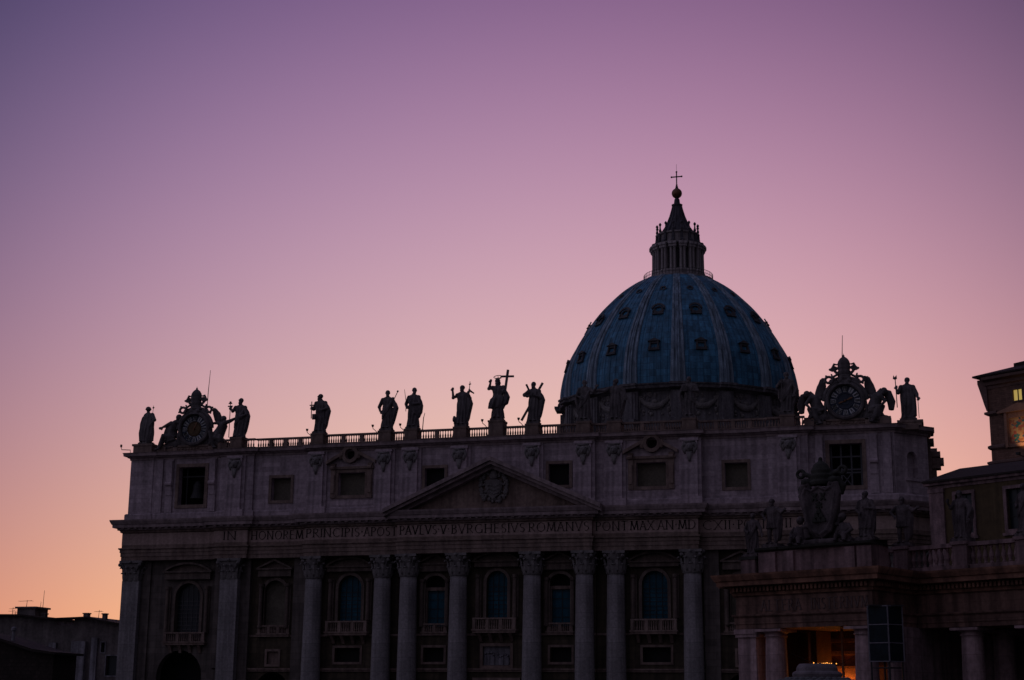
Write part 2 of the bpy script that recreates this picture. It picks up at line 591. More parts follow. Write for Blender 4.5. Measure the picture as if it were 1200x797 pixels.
# --- inscription
G = {
 'A': [((0.02, 0), (.36, 1)), ((.36, 1), (.70, 0)), ((.15, .36), (.57, .36))],
 'B': [((.1, 0), (.1, 1)), 'b'], 'C': ['C'], 'D': [((.1, 0), (.1, 1)), 'D'],
 'E': [((.1, 0), (.1, 1)), ((.1, 1), (.55, 1)), ((.1, .52), (.48, .52)), ((.1, 0), (.57, 0))],
 'G': ['C', ((.78, .02), (.78, .42))],
 'H': [((.1, 0), (.1, 1)), ((.72, 0), (.72, 1)), ((.1, .5), (.72, .5))],
 'I': [((.1, 0), (.1, 1))],
 'L': [((.1, 0), (.1, 1)), ((.1, 0), (.56, 0))],
 'M': [((.08, 0), (.18, 1)), ((.18, 1), (.48, .05)), ((.48, .05), (.78, 1)), ((.78, 1), (.88, 0))],
 'N': [((.1, 0), (.1, 1)), ((.1, 1), (.74, 0)), ((.74, 0), (.74, 1))],
 'O': ['O'], 'P': [((.1, 0), (.1, 1)), 'p'], 'R': [((.1, 0), (.1, 1)), 'p', ((.3, .46), (.68, 0))],
 'S': ['S'], 'T': [((.36, 0), (.36, 1)), ((.02, 1), (.70, 1))],
 'V': [((.02, 1), (.36, 0)), ((.36, 0), (.70, 1))], 'X': [((.05, 0), (.68, 1)), ((.05, 1), (.68, 0))], '.': ['.']}
GW = {'A': .74, 'B': .62, 'C': .8, 'D': .82, 'E': .64, 'G': .9, 'H': .84, 'I': .2, 'L': .6, 'M': .96, 'N': .86, 'O': .94, 'P': .6, 'R': .7, 'S': .56, 'T': .74, 'V': .74, 'X': .74, '.': .2}
def arcpts(cx, cz, rx, rz, a0, a1, n=12):
    return [(cx + rx * cos(R(a0 + (a1 - a0) * i / n)), cz + rz * sin(R(a0 + (a1 - a0) * i / n))) for i in range(n + 1)]
def glyph(mb, ch, x, z, sx, h, y, t=.11):
    def st(p, q, w=t, serif=True):
        a = (x + p[0] * sx, y, z + p[1] * h)
        b = (x + q[0] * sx, y, z + q[1] * h)
        if abs(p[1] - q[1]) < .05:
            w *= .7
        mb.bar(a, b, w * h, .06)
        if serif:
            for k in (p, q):
                if k[1] in (0, 1) and abs(p[1] - q[1]) > .5:
                    mb.box(x + k[0] * sx - .13 * h, x + k[0] * sx + .13 * h, y - .03, y + .03, z + k[1] * h - (.05 * h if k[1] else 0), z + k[1] * h + (0 if k[1] else .05 * h))
    def curve(pts):
        for p, q in zip(pts, pts[1:]):
            mb.bar((x + p[0] * sx, y, z + p[1] * h), (x + q[0] * sx, y, z + q[1] * h), t * h * .9, .06)
    for g_ in G[ch]:
        if g_ == 'O':
            curve(arcpts(.47, .5, .40, .48, 0, 360, 20))
        elif g_ == 'C':
            curve(arcpts(.47, .5, .40, .48, 48, 312, 16))
        elif g_ == 'D':
            curve([(.1, 1)] + arcpts(.32, .5, .42, .48, 90, -90) + [(.1, 0)])
        elif g_ == 'p':
            curve([(.1, .98)] + arcpts(.30, .74, .24, .25, 90, -90, 8) + [(.1, .48)])
        elif g_ == 'b':
            curve([(.1, .98)] + arcpts(.28, .76, .2, .22, 90, -90, 8) + [(.1, .53)])
            curve([(.1, .53)] + arcpts(.30, .27, .24, .25, 90, -90, 8) + [(.1, .02)])
        elif g_ == 'S':
            curve(arcpts(.28, .74, .2, .23, 40, 270, 10) + arcpts(.28, .26, .22, .25, 90, -140, 10))
        elif g_ == '.':
            mb.box(x + .05 * sx, x + .15 * sx, y - .03, y + .03, z + .45 * h, z + .58 * h)
        else:
            st(*g_)
def write(mb, text, x0, x1, z, h, y, gap=.14):
    wd = sum(GW[ch] for ch in text) + gap * (len(text) - 1)
    s = (x1 - x0) / wd
    x = x0
    for ch in text:
        glyph(mb, ch, x, z, s, h, y)
        x += (GW[ch] + gap) * s
for wd, a, b, y in (('IN', -40.44, -38.38, -2.0), ('HONOREM', -36.4, -28.4, -1.4), ('PRINCIPIS.', -27.4, -18.95, -2.8), ('APOST', -18.79, -13.9, -2.8), ('PAVLVS.V.', -13.26, -6.15, -3.6), ('BVRGHESIVS', -5.85, 4.45, -3.6), ('ROMANVS', 4.98, 13.25, -3.6), ('PONT', 13.96, 18.3, -2.8), ('MAX', 18.6, 21.8, -2.8), ('AN.MD', 22.3, 27.3, -2.8), ('CXII.', 28.0, 32.2, -1.4), ('PONT', 32.6, 36.3, -1.4), ('VII', 37.3, 39.6, -2.0)):
    t = MB()
    write(t, wd, a, b, 30.8, 1.2, y - .035)
    t.build('lettering', M_LETTER, ENT)

# --- columns
def corinthian(w_low, hgt, square=False, seed=1):
    rnd = random.Random(seed)
    m = MB()
    r = w_low
    if square:
        m.loft([[(-r * k, -r * k * .35, z), (r * k, -r * k * .35, z), (r * k, r * .6, z), (-r * k, r * .6, z)] for k, z in ((1.0, 0), (1.0, hgt * .6), (1.22, hgt * .88))])
    else:
        m.lathe([(r * 1.05, -.12), (r * 1.08, 0), (r * .96, .05), (r * .98, hgt * .55), (r * 1.22, hgt * .88)], 24)
    def leaf(px, py, nx, ny, z0, h, w):
        tx, ty = -ny, nx
        prof = [(0.02, 0, 1), (.12, .45, 1.05), (.16, .8, .9), (.34, 1.0, .6), (.42, .86, .3)]
        rings = []
        for o, zz, k in prof:
            o *= h
            a = w * k / 2
            rings.append([(px + nx * o - tx * a, py + ny * o - ty * a, z0 + zz * h), (px + nx * (o + .1 * h), py + ny * (o + .1 * h), z0 + zz * h), (px + nx * o + tx * a, py + ny * o + ty * a, z0 + zz * h), (px + nx * (o - .12), py + ny * (o - .12), z0 + zz * h)])
        m.loft(rings)
    if square:
        for row, (z0, h, off) in enumerate(((0, hgt * .42, 0), (hgt * .12, hgt * .58, .5))):
            k = 3 if row == 0 else 2
            for i in range(k):
                px = (i + (.5 if row == 0 else 1) - k / 2 - (0 if row == 0 else .5)) * 2 * r / 3
                leaf(px, -r * .36, 0, -1, z0, h, r * .62)
            for sx in (-1, 1):
                leaf(sx * r, 0.0, sx, 0, z0, h, r * .5)
        cor = ((-1, -.5), (1, -.5))
    else:
        for row, (z0, h, off) in enumerate(((0, hgt * .42, 0), (hgt * .12, hgt * .58, .5))):
            for i in range(8):
                a = 2 * PI * (i + off) / 8
                leaf(r * cos(a), r * sin(a), cos(a), sin(a), z0, h, r * .66)
        cor = ((-1, -1), (1, -1), (1, 1), (-1, 1))
    for cx, cy in cor:                                # corner volutes
        q = Vector((cx, cy if not square else -.6, 0)).normalized()
        m.tube([(r * .8 * q.x, r * .8 * q.y, hgt * .5), (r * 1.15 * q.x, r * 1.15 * q.y, hgt * .74), (r * 1.5 * q.x, r * 1.5 * q.y, hgt * .86)], [.12, .16, .2], 6)
        m.ball((r * 1.42 * q.x, r * 1.42 * q.y, hgt * .78), .27, 8, 6)
    A = r * 1.38
    z0, z1 = hgt * .88, hgt
    if square:
        m.box(-A, A, -r * .62, r * .6, z0, z1)
        m.ball((0, -r * .62, hgt * .93), .25, 8, 6)
    else:
        pts = []
        for k in range(4):
            a = PI / 4 + k * PI / 2
            q = [Vector((A * 1.3 * cos(a), A * 1.3 * sin(a)))]
            b = a + PI / 4
            mid = Vector((A * .84 * cos(b), A * .84 * sin(b)))
            pts += [(q[0].x, q[0].y), (mid.x + .35 * -sin(b) * -1, mid.y - .35 * cos(b) * 1), (mid.x - .35 * sin(b), mid.y + .35 * cos(b))]
        m.loft([[(x, y, z) for x, y in pts] for z in (z0, z1)])
        for k in range(4):
            b = k * PI / 2
            m.ball((A * .88 * cos(b), A * .88 * sin(b), hgt * .93), .25, 8, 6)
    return m
ZC, ZCAP = 25.3, 2.9
colm = MB().lathe([(1.62, 1.35)] + [(1.36 - .22 * (k / 12) ** 1.6, 1.35 + (ZC - GZ - 1.35) * k / 12) for k in range(13)], 28)
colb = MB().box(-1.85, 1.85, -1.85, 1.85, 0, .5).lathe([(1.8, .5), (1.85, .7), (1.8, .88), (1.62, .95), (1.58, 1.1), (1.7, 1.15), (1.66, 1.34)], 28)
first = None
for i, x in enumerate((-26.55, -16.35, -12.3, -5.15, 5.15, 12.3, 16.35, 26.55)):
    y = -2.25 if abs(x) < 14 else -1.45
    if first is None:
        first = colm.build('column', M_COL, BAS, smooth=True, loc=(x, y, GZ))
        corinthian(1.2, ZCAP).build('capital', M_CARVE, first, loc=(0, 0, ZC - GZ))
        colb.build('column_base', M_TRIM, first, loc=(0, 0, 0))
    else:
        dup(first, loc=(x, y, 0), parent=BAS)
first.location = (-26.55, -1.45, 0)

# pilasters of the main order
pil = MB()
pil.box(-1.35, 1.35, -.45, .6, .9, ZC - GZ).box(-1.6, 1.6, -.65, .6, 0, .9)
first = None
for x, y in [(-39.35, -1.35), (39.35, -1.35), (-55.3, -.5), (51.2, -.3)]:
    if first is None:
        first = pil.build('pilaster', M_COL, BAS, loc=(x, y, GZ))
        corinthian(1.3, ZCAP, True).build('capital', M_CARVE, first, loc=(0, 0, ZC - GZ))
        first.location = (x, y, 0)
    else:
        dup(first, loc=(x, y, 0), parent=BAS)
dup(first, loc=(54.75, 1.2, 0), rot=PI / 4, parent=BAS)   # pilaster folded over the bevelled end
dup(first, loc=(56.75, 5.2, 0), rot=PI / 2, parent=BAS)
dup(first, loc=(-56.45, 1.6, 0), rot=-PI / 2, parent=BAS)
for s in (-1, 1):                                     # plain strips stepping back beside the pilasters
    for x, y, w in ((41.35, -.55, .75), (37.3, -.8, .8), (28.9, -.75, 1.0), (53.2, -.2, .7)):
        if s * x > 53:
            continue
        MB().box(s * x - w, s * x + w, y, 1.0, GZ, 28.2).build('wall_strip', M_WALL, BAS)

# --- main wall: bays with openings
def portal(cx, w, zt):
    return rect(cx - w / 2, cx + w / 2, GZ, zt)
bays = []
def wall(name, mat, x0, x1, y, z0, z1, holes, thick=1.2):
    return MB().plate(rect(x0, x1, z0, z1), y, y + thick, holes).build(name, mat, BAS)
for s in (-1, 1):
    def mir(h):
        return h if s > 0 else [(-x, z) for x, z in h][::-1]
    def X(a, b):
        return (a, b) if s > 0 else (-b, -a)
    a, b = X(13.6, 27.6)
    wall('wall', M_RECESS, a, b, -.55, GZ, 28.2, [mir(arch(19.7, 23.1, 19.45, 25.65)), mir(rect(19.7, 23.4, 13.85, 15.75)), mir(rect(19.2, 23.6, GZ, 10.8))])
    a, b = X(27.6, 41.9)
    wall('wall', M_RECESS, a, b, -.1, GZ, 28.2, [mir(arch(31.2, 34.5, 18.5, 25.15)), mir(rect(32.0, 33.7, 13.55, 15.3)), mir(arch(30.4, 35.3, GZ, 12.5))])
    a, b = X(41.9, 53.2 if s > 0 else 56.6)
    wall('wall', M_WALL, a, b, .1, GZ, 28.2, [mir(arch(44.5, 48.4, 17.9, 24.95)), mir(arch(43.8, 50.8, GZ, 15.5))])
    if s < 0:
        MB().box(-56.6, -55.4, 1.31, 14, GZ, 28.2).build('side_wall', M_WALL, BAS)
        continue
    m = MB()
    m.plate(rect(-.3, 6.4, GZ, 28.2), -.01, 1.2)
    mt = Matrix.Translation((s * 52.9, .1, 0)) @ Matrix.Rotation(s * PI / 4, 4, 'Z')
    k = MB()
    for v in m.v:
        if s < 0:
            v.x = -v.x
    k.add(m, mt)
    k.build('bevelled_wall', M_WALL, BAS)
    MB().box(*( (55.2, 56.6) if s > 0 else (-56.6, -55.2)), 3.9, 14, GZ, 28.2).build('side_wall', M_WALL, BAS)
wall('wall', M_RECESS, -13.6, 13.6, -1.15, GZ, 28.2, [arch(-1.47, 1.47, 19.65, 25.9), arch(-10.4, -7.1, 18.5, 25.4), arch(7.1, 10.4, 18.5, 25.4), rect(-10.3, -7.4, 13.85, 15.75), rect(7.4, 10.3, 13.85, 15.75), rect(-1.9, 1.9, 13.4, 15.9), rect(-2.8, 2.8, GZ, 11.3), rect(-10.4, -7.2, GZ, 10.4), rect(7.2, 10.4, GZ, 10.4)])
# string course under the mezzanine and sills
sc_ = MB()
for a, b, y in ((-13.6, 13.6, -1.15), (-27.6, -13.6, -.55), (13.6, 27.6, -.55), (-41.9, -27.6, -.1), (27.6, 41.9, -.1)):
    sc_.box(a, b, y - .28, y + .1, 12.55, 12.8)
    sc_.box(a, b, y - .45, y + .1, 12.8, 13.0)
    sc_.box(a, b, y - .15, y + .1, 17.3, 17.6)
sc_.build('string_course', M_TRIM, BAS)
# dark portico behind the openings
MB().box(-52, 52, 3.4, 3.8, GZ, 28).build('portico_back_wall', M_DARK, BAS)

# --- windows of the main floor
def bars(m, x0, x1, z0, z1, nx, nz, y, w=.07):
    for i in range(1, nx):
        x = x0 + (x1 - x0) * i / nx
        m.box(x - w / 2, x + w / 2, y - .04, y + .04, z0, z1)
    for i in range(1, nz):
        z = z0 + (z1 - z0) * i / nz
        m.box(x0, x1, y - .03, y + .03, z - w / 2, z + w / 2)
def aedicule(w, z0, zt, zp, seg, wide):
    """stone surround round an arched opening, local x centred, y=0 the wall face"""
    m = MB()
    a = arch(-w / 2, w / 2, z0, zt)
    m.plate(arch(-w / 2 - .45, w / 2 + .45, z0, zt + .45), -.22, .02, [[(x * .999, z) for x, z in a]] if False else [])if False else None
    # archivolt
    o = arch(-w / 2 - .42, w / 2 + .42, z0, zt + .42)
    i = arch(-w / 2, w / 2, z0, zt)
    b = len(m.v)
    n = len(o)
    for y in (-.2, .05):
        m.v += [Vector((p[0], y, p[1])) for p in o] + [Vector((p[0], y, p[1])) for p in i]
    for k in range(1, n):
        k2 = (k + 1) % n
        if k2 == 0:
            k2 = 0
        m.f.append([b + k, b + k2, b + n + k2, b + n + k])
        m.f.append([b + k, b + k2, b + 2 * n + k2, b + 2 * n + k])
        m.f.append([b + n + k, b + n + k2, b + 3 * n + k2, b + 3 * n + k])
    # side shafts and entablature
    for s in (-1, 1):
        m.lathe([(.3, z0), (.34, z0 + .2), (.27, z0 + .25), (.23, zt - 1.0), (.34, zt - .9), (.38, zt - .5)], 10, (s * (wide / 2 - .5), -.45, 0))
        m.box(s * (wide / 2 - .5) - .42, s * (wide / 2 - .5) + .42, -.2, .05, z0, zt - .5)
    m.box(-wide / 2, wide / 2, -.7, .05, zt + .5 if zt + .5 < zp else zp - .3, zp)
    m.box(-wide / 2 - .25, wide / 2 + .25, -.95, .05, zp, zp + .22)
    return m
def pedi(wide, zp, h, seg):
    m = MB()
    W2 = wide / 2 + .25
    if seg:
        rr = (W2 * W2 + h * h) / (2 * h)
        a = math.asin(W2 / rr)
        top = [(rr * sin(-a + 2 * a * i / 14), zp + h - rr + rr * cos(-a + 2 * a * i / 14)) for i in range(15)]
        low = [(x * .9, zp + (z - zp) * .8 - .02) for x, z in top]
    else:
        top = [(-W2, zp), (0, zp + h), (W2, zp)]
        low = [(-W2 * .86, zp), (0, zp + h * .76), (W2 * .86, zp)]
    b = len(m.v)
    n = len(top)
    for y in (-.95, .05):
        m.v += [Vector((x, y, z + .22)) for x, z in top] + [Vector((x, y, z + .2)) for x, z in low]
    for k in range(n - 1):
        for q in ((k, k + 1, n + k + 1, n + k), (2 * n + k, 2 * n + k + 1, 3 * n + k + 1, 3 * n + k), (k, k + 1, 2 * n + k + 1, 2 * n + k), (n + k, n + k + 1, 3 * n + k + 1, 3 * n + k)):
            m.f.append([b + j for j in q])
    m.plate([(x * .98, z + .2) for x, z in top], -.25, .02)
    return m
def balcony(w, z0, z1, proj, brackets=True, n=None):
    m = MB()
    m.box(-w / 2, w / 2, -proj, .05, z0, z0 + .3)
    m.box(-w / 2 - .12, w / 2 + .12, -proj - .12, .05, z0 + .3, z0 + .5)
    if brackets:
        for x in (-w * .36, -w * .12, w * .12, w * .36):
            m.loft([[(x - .22, -proj * .9, z0), (x + .22, -proj * .9, z0), (x + .22, .05, z0), (x - .22, .05, z0)], [(x - .22, -proj * .35, z0 - .7), (x + .22, -proj * .35, z0 - .7), (x + .22, .05, z0 - .7), (x - .22, .05, z0 - .7)], [(x - .2, -.15, z0 - 1.1), (x + .2, -.15, z0 - 1.1), (x + .2, .05, z0 - 1.1), (x - .2, .05, z0 - 1.1)]])
    y = -proj + .2
    k = max(2, int(round(w / 1.9)))
    for i in range(k + 1):
        x = -w / 2 + .22 + (w - .44) * i / k
        m.box(x - .2, x + .2, y - .18, y + .18, z0 + .5, z1 - .2)
        if i < k:
            for j in range(5):
                xx = x + (w - .44) / k * (j + 1) / 6
                m.lathe([(.07, z0 + .5), (.11, z0 + .75), (.06, z0 + 1.1), (.08, z1 - .2)], 6, (xx, y, 0))
    m.box(-w / 2, w / 2, y - .22, y + .22, z1 - .2, z1)
    if proj > .6:
        for s in (-1, 1):
            m.box(s * (w / 2 - .2) - .15, s * (w / 2 - .2) + .15, y, .05, z1 - .2, z1)
    return m
def main_window(cx, y, w, z0, zt, zp, ph, seg, wide, glass, bz, bw, proj, nx=4, nz=8, lintel=None):
    f = aedicule(w, z0, zt, zp, seg, wide).build('window', M_SURR, BAS, loc=(cx, y - .01, 0))
    f.location = (cx, y - .01, -GZ)
    pedi(wide, zp + .01, ph, seg).build('pediment', M_SURR, f)
    if bw:
        balcony(bw, bz[0], bz[1], proj, proj > .6).build('balcony', M_TRIM, f)
    p = MB()
    if lintel:
        p.box(-w / 2 + .35, w / 2 - .2, .95, 1.0, z0, lintel)
    else:
        p.plate(arch(-w / 2 - .05, w / 2 + .05, z0, zt + .05), .75, .8)
    p.build('pane', glass, f)
    b = MB()
    if lintel:
        b.box(-w / 2 - .02, w / 2 + .02, .55, 1.25, lintel, lintel + .45)
        b.box(-w / 2 - .02, -w / 2 + .35, .5, 1.1, z0, lintel)
        b.build('lintel', M_TRIM, f)
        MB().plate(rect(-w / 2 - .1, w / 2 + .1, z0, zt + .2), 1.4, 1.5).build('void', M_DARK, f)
        b = MB()
        bars(b, -w / 2 + .35, w / 2 - .2, z0, lintel, 2, 4, .92)
        b.build('window_bars', M_IRON, f)
    else:
        bars(b, -w / 2, w / 2, z0, zt - w / 2, nx, nz, .7)
        for i in range(1, nx):
            x = -w / 2 + w * i / nx
            b.box(x - .03, x + .03, .67, .73, zt - w / 2, zt - w / 2 + math.sqrt(max(0, w * w / 4 - x * x)))
        b.build('window_bars', M_BAR if glass is M_DGLASS else M_IRON, f)
    return f
main_window(0, -1.15, 2.94, 19.65, 25.9, 27.05, 1.15, True, 6.2, M_GLASS, (17.6, 19.6), 6.0, 1.5, 4, 8)
for s in (-1, 1):
    main_window(s * 21.4, -.55, 3.4, 19.45, 25.65, 26.7, 1.25, True, 6.6, M_GLASS, (17.4, 19.35), 6.1, 1.35, 4, 8)
    main_window(s * 8.75, -1.15, 3.3, 18.5, 25.4, 26.8, 1.3, False, 4.6, M_GLASS, (17.35, 18.95), 3.6, .35, 3, 6, lintel=23.4)
    w_ = main_window(s * 32.85, -.1, 3.3, 18.5, 25.15, 26.6, 1.3, False, 5.0, M_BLIND, (17.3, 18.9), 4.8, .35, 1, 1)
    main_window(s * 46.45, .1, 3.9, 17.9, 24.95, 26.4, 1.25, True, 7.2, M_DGLASS, (16.2, 18.0), 6.4, .8, 5, 9)
# mezzanine windows with frames and dark openings
def small_window(cx, y, w, z0, z1, mat, name='mezzanine_window', depth=.8, fr=.32, parent=BAS):
    f = frame(-w / 2, w / 2, z0, z1, fr, -.14, .03).build(name, M_TRIM, parent, loc=(cx, y, 0))
    f.location = (cx, y, -GZ)
    MB().box(-w / 2 - .05, w / 2 + .05, depth, depth + .05, z0 - .05, z1 + .05).build('pane', mat, f)
    return f
for s in (-1, 1):
    small_window(s * 8.85, -1.15, 2.9, 13.85, 15.75, M_DARK)
    small_window(s * 21.55, -.55, 3.7, 13.85, 15.75, M_DARK)
    small_window(s * 32.85, -.1, 1.7, 13.55, 15.3, M_TRIM, 'relief_panel', .25)
# carved relief over the central door
rl = MB()
rnd = random.Random(5)
f = frame(-1.9, 1.9, 13.4, 15.9, .4, -.16, .03).build('relief_panel', M_TRIM, BAS, loc=(0, -1.15, 0))
f.location = (0, -1.15, -GZ)
rl.box(-1.95, 1.95, .3, .4, 13.3, 16.0)
for i in range(9):
    x = -1.6 + 3.2 * i / 8 + rnd.uniform(-.1, .1)
    h = rnd.uniform(1.2, 1.8)
    rl.loft([[(x + .24 * cos(a) * k, .28 - .2 * abs(sin(a)) * k, 13.45 + z * h) for a in [PI * j / 6 for j in range(7)]] for k, z in ((1, 0), (.9, .4), (1.0, .7), (.35, .8))])
    rl.ball((x, .2, 13.45 + h * .92), .17, 8, 6)
rl.build('relief', M_HOUSE2, f)
# ground-floor portals: door leaves
for cx, w, zt, y in ((0, 5.6, 11.3, -1.15), (-8.8, 3.2, 10.4, -1.15), (8.8, 3.2, 10.4, -1.15), (-21.4, 4.4, 10.8, -.55), (21.4, 4.4, 10.8, -.55)):
    o = MB().plate(rect(cx - w / 2 - .5, cx + w / 2 + .5, GZ, zt + .5), y - .2, y - .01, [rect(cx - w / 2, cx + w / 2, GZ + .001, zt)]).build('portal_frame', M_TRIM, BAS)

# --- pediment over the middle
pd = MB()
ap, hw, zb = 40.9, 15.2, 34.15
def rake(o0, o1, y0, y1, zs):
    # band running up both slopes; o0,o1: offsets measured down from the upper edge
    k = (ap - zb) / hw
    for s in (-1, 1):
        pts = [(s * hw, zb - o0), (0, ap - o0), (0, ap - o1), (s * (hw - 0), zb - o1)]
        if s < 0:
            pts = pts[::-1]
        pd.plate(pts, y0, y1)
rake(0, .55, -5.6, -2.0, 0)
rake(.56, 1.0, -5.2, -2.0, 0)
rake(1.01, 1.5, -4.3, -2.0, 0)
PED = pd.build('pediment', M_CORN, BAS)
MB().plate([(-hw + 1.5, zb + .05), (hw - 1.5, zb + .05), (0, ap - .8)], -3.2, -2.3).build('tympanum', M_TRIM, PED)
# coat of arms in the tympanum
rnd = random.Random(11)
ca = MB()
ca.loft([[(x * w_, y, z) for x, z in [(0, 35.3), (.9, 35.9), (1.25, 36.9), (1.15, 37.9), (0, 38.05), (-1.15, 37.9), (-1.25, 36.9), (-.9, 35.9)]] for y, w_ in ((-3.25, 1.0), (-3.55, .95), (-3.75, .7))])
ca.lathe([(.55, 38.1), (.6, 38.4), (.5, 38.9), (.3, 39.3), (.05, 39.55)], 12, (0, -3.45, 0))
for s in (-1, 1):
    ca.tube([(s * -1.5, -3.5, 37.2), (s * 1.3, -3.5, 39.1)], .13, 8)
    ca.tube([(s * 1.5 + .35 * cos(a), -3.5, 39.2 + .35 * sin(a)) for a in [2 * PI * i / 10 for i in range(10)]], .1, 6, True)
    for i in range(16):
        t_ = i / 15
        ca.ball((s * (1.35 + .55 * sin(t_ * PI) + rnd.uniform(-.12, .12)), -3.4, 35.4 + 3.2 * t_ + rnd.uniform(-.1, .1)), rnd.uniform(.18, .36), 7, 5)
for i in range(46):
    a = rnd.uniform(0, 2 * PI)
    ca.ball(((1.35 + rnd.uniform(-.15, .55)) * cos(a), -3.35, 37.2 + (1.85 + rnd.uniform(-.2, .4)) * sin(a)), rnd.uniform(.1, .24), 6, 4)
for z in (36.1, 36.6, 37.1):
    ca.tube([(-.8 + .2 * i, -3.72 - .08 * (i % 2), z + .12 * sin(i)) for i in range(9)], .1, 5)
for i in range(10):
    ca.ball((rnd.uniform(-1, 1), -3.4, 35.2 + rnd.uniform(-.2, .25)), rnd.uniform(.15, .3), 7, 5)
ca.build('coat_of_arms', M_CARVE, PED)

# --- attic
def attic(x0, x1, y, holes, mat=M_ATTIC):
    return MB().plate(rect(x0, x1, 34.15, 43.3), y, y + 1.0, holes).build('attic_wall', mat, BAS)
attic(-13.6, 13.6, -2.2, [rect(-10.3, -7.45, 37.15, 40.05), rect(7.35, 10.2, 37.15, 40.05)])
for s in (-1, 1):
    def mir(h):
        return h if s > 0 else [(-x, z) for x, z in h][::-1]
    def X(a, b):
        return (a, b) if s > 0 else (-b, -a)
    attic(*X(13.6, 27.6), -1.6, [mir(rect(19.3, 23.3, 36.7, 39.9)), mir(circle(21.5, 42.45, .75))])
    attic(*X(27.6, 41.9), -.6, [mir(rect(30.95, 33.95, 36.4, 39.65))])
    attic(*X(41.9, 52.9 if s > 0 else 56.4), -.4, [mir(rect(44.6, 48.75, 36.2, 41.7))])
    MB().box(*X(36.7, 41.9), -.99, -.61, 34.15, 43.3).build('attic_projection', M_ATTIC, BAS)
    if s < 0:
        MB().box(-56.7, -53.0, -.5, -.41, 34.15, 43.3).build('attic_projection', M_ATTIC, BAS)
        MB().box(-56.4, -55.0, .61, 8, 34.15, 43.3).build('side_wall', M_ATTIC, BAS)
        continue
    m = MB()
    m.plate(rect(-.2, 5.9, 34.15, 43.3), 0, 1.0, [arch(2.2, 4.0, 37.2, 40.7)])
    m.plate(rect(2.1, 4.1, 37.1, 40.8), .8, .9)
    m.plate(rect(1.8, 4.4, 36.85, 37.2), -.2, .1)
    if s < 0:
        for v in m.v:
            v.x = -v.x
    MB().add(m, Matrix.Translation((s * 52.75, -.4, 0)) @ Matrix.Rotation(s * PI / 4, 4, 'Z')).build('bevelled_attic_wall', M_ATTIC, BAS)
    MB().box(*X(55.0, 56.6), 3.7, 8, 34.15, 43.3).build('side_wall', M_ATTIC, BAS)
# base course of the attic
MB().sweep(APLAN, [(-.3, 34.15), (.35, 34.15), (.35, 34.9), (.2, 35.05), (-.3, 35.1)]).build('attic_base', M_ATTIC, BAS)
# cornice of the attic
MB().sweep(APLAN, [(-1.0, 42.95), (.12, 42.95), (.15, 43.2), (.4, 43.3), (.5, 43.45), (.85, 43.5), (.9, 43.85), (1.0, 44.0), (-1.0, 44.1)]).build('attic_cornice', M_CORN, BAS)
for s in (-1, 1):                                     # stepped back ends of the front block
    X = (lambda a, b: (a, b)) if s > 0 else (lambda a, b: (-b, -a))
    k = MB().box(*X(50, 57.3), 7.0, 10, GZ, 42.6).box(*X(50, 57.75), 6.8, 10.2, 42.6, 43.2)
    k.box(*X(50, 57.9), 10, 20, GZ, 41.2).box(*X(50, 58.5), 9.8, 20.2, 41.2, 41.9).box(*X(50, 58.1), 12, 20, 41.9, 42.7)
    k.box(*X(57.2, 58.9), 9.6, 12, 40.2, 41.0).box(*X(57.2, 58.5), 9.7, 11.8, 39.6, 40.2)
    k.box(*X(50, 60.5), 10.1, 14, 32.5, 34.0)
    k.build('end_block', M_TRIM, BAS)
# attic pilasters with carved masks
PX = (5.15, 12.3, 16.4, 26.55, 39.4)
ap_ = MB().box(-1.05, 1.05, -.62, .05, 1.0, 8.8).box(-1.5, 1.5, -.25, .05, 1.0, 8.8).box(-1.6, 1.6, -.75, .05, 0, 1.0).box(-1.22, 1.22, -.72, .05, 8.45, 8.8)
mk = MB()
mk.ball((0, -.6, 7.5), (.55, .4, .6), 12, 8).ball((0, -.95, 7.4), (.16, .2, .25), 8, 6)
for s in (-1, 1):
    mk.ball((s * .55, -.45, 7.9), (.35, .28, .3), 8, 6).ball((s * .6, -.45, 7.2), (.25, .2, .45), 8, 6).ball((s * .22, -.92, 7.65), .1, 6, 4)
    mk.tube([(s * .75, -.5, 8.1), (s * .95, -.5, 7.5), (s * .6, -.5, 6.7)], [.16, .18, .1], 6)
mk.loft([[(-.4, -.42, 6.9), (.4, -.42, 6.9), (.4, -.75, 6.9), (-.4, -.75, 6.9)], [(-.12, -.42, 5.6), (.12, -.42, 5.6), (.12, -.6, 5.6), (-.12, -.6, 5.6)]])
mk.box(-.8, .8, -.62, -.3, 8.2, 8.38)
first = None
for s in (-1, 1):
    for x in PX:
        y = -2.2 if x < 13 else (-1.6 if x < 27 else -1.0)
        if first is None:
            first = ap_.build('attic_pilaster', M_ATTIC, BAS, loc=(s * x, y, 34.15))
            for v in mk.v:
                v.y -= .2
            mk.build('carved_mask', M_CARVE, first, smooth=True, loc=(0, 0, 0))
        else:
            dup(first, loc=(s * x, y, 34.15 - GZ), parent=BAS)
# narrow strips with scrolls beside the big end windows
for s in (-1, 1):
    for x in (43.3, 50.2, 51.9):
        k = MB().box(-.55, .55, -.25, .03, 35.1, 42.95)
        if x < 51:
            k.lathe([(.3, -.45), (.3, .45)], 10, (0, -.4, 0)) if False else None
            k.tube([(-.5, -.4, 39.3), (.5, -.4, 39.3)], .32, 10).box(-.45, .45, -.5, -.2, 39.4, 42.7).box(-.4, .4, -.35, -.2, 37.6, 39.0)
        o = k.build('attic_strip', M_ATTIC, BAS, loc=(s * x, -.4, 0))
        o.location = (s * x, -.4, -GZ)
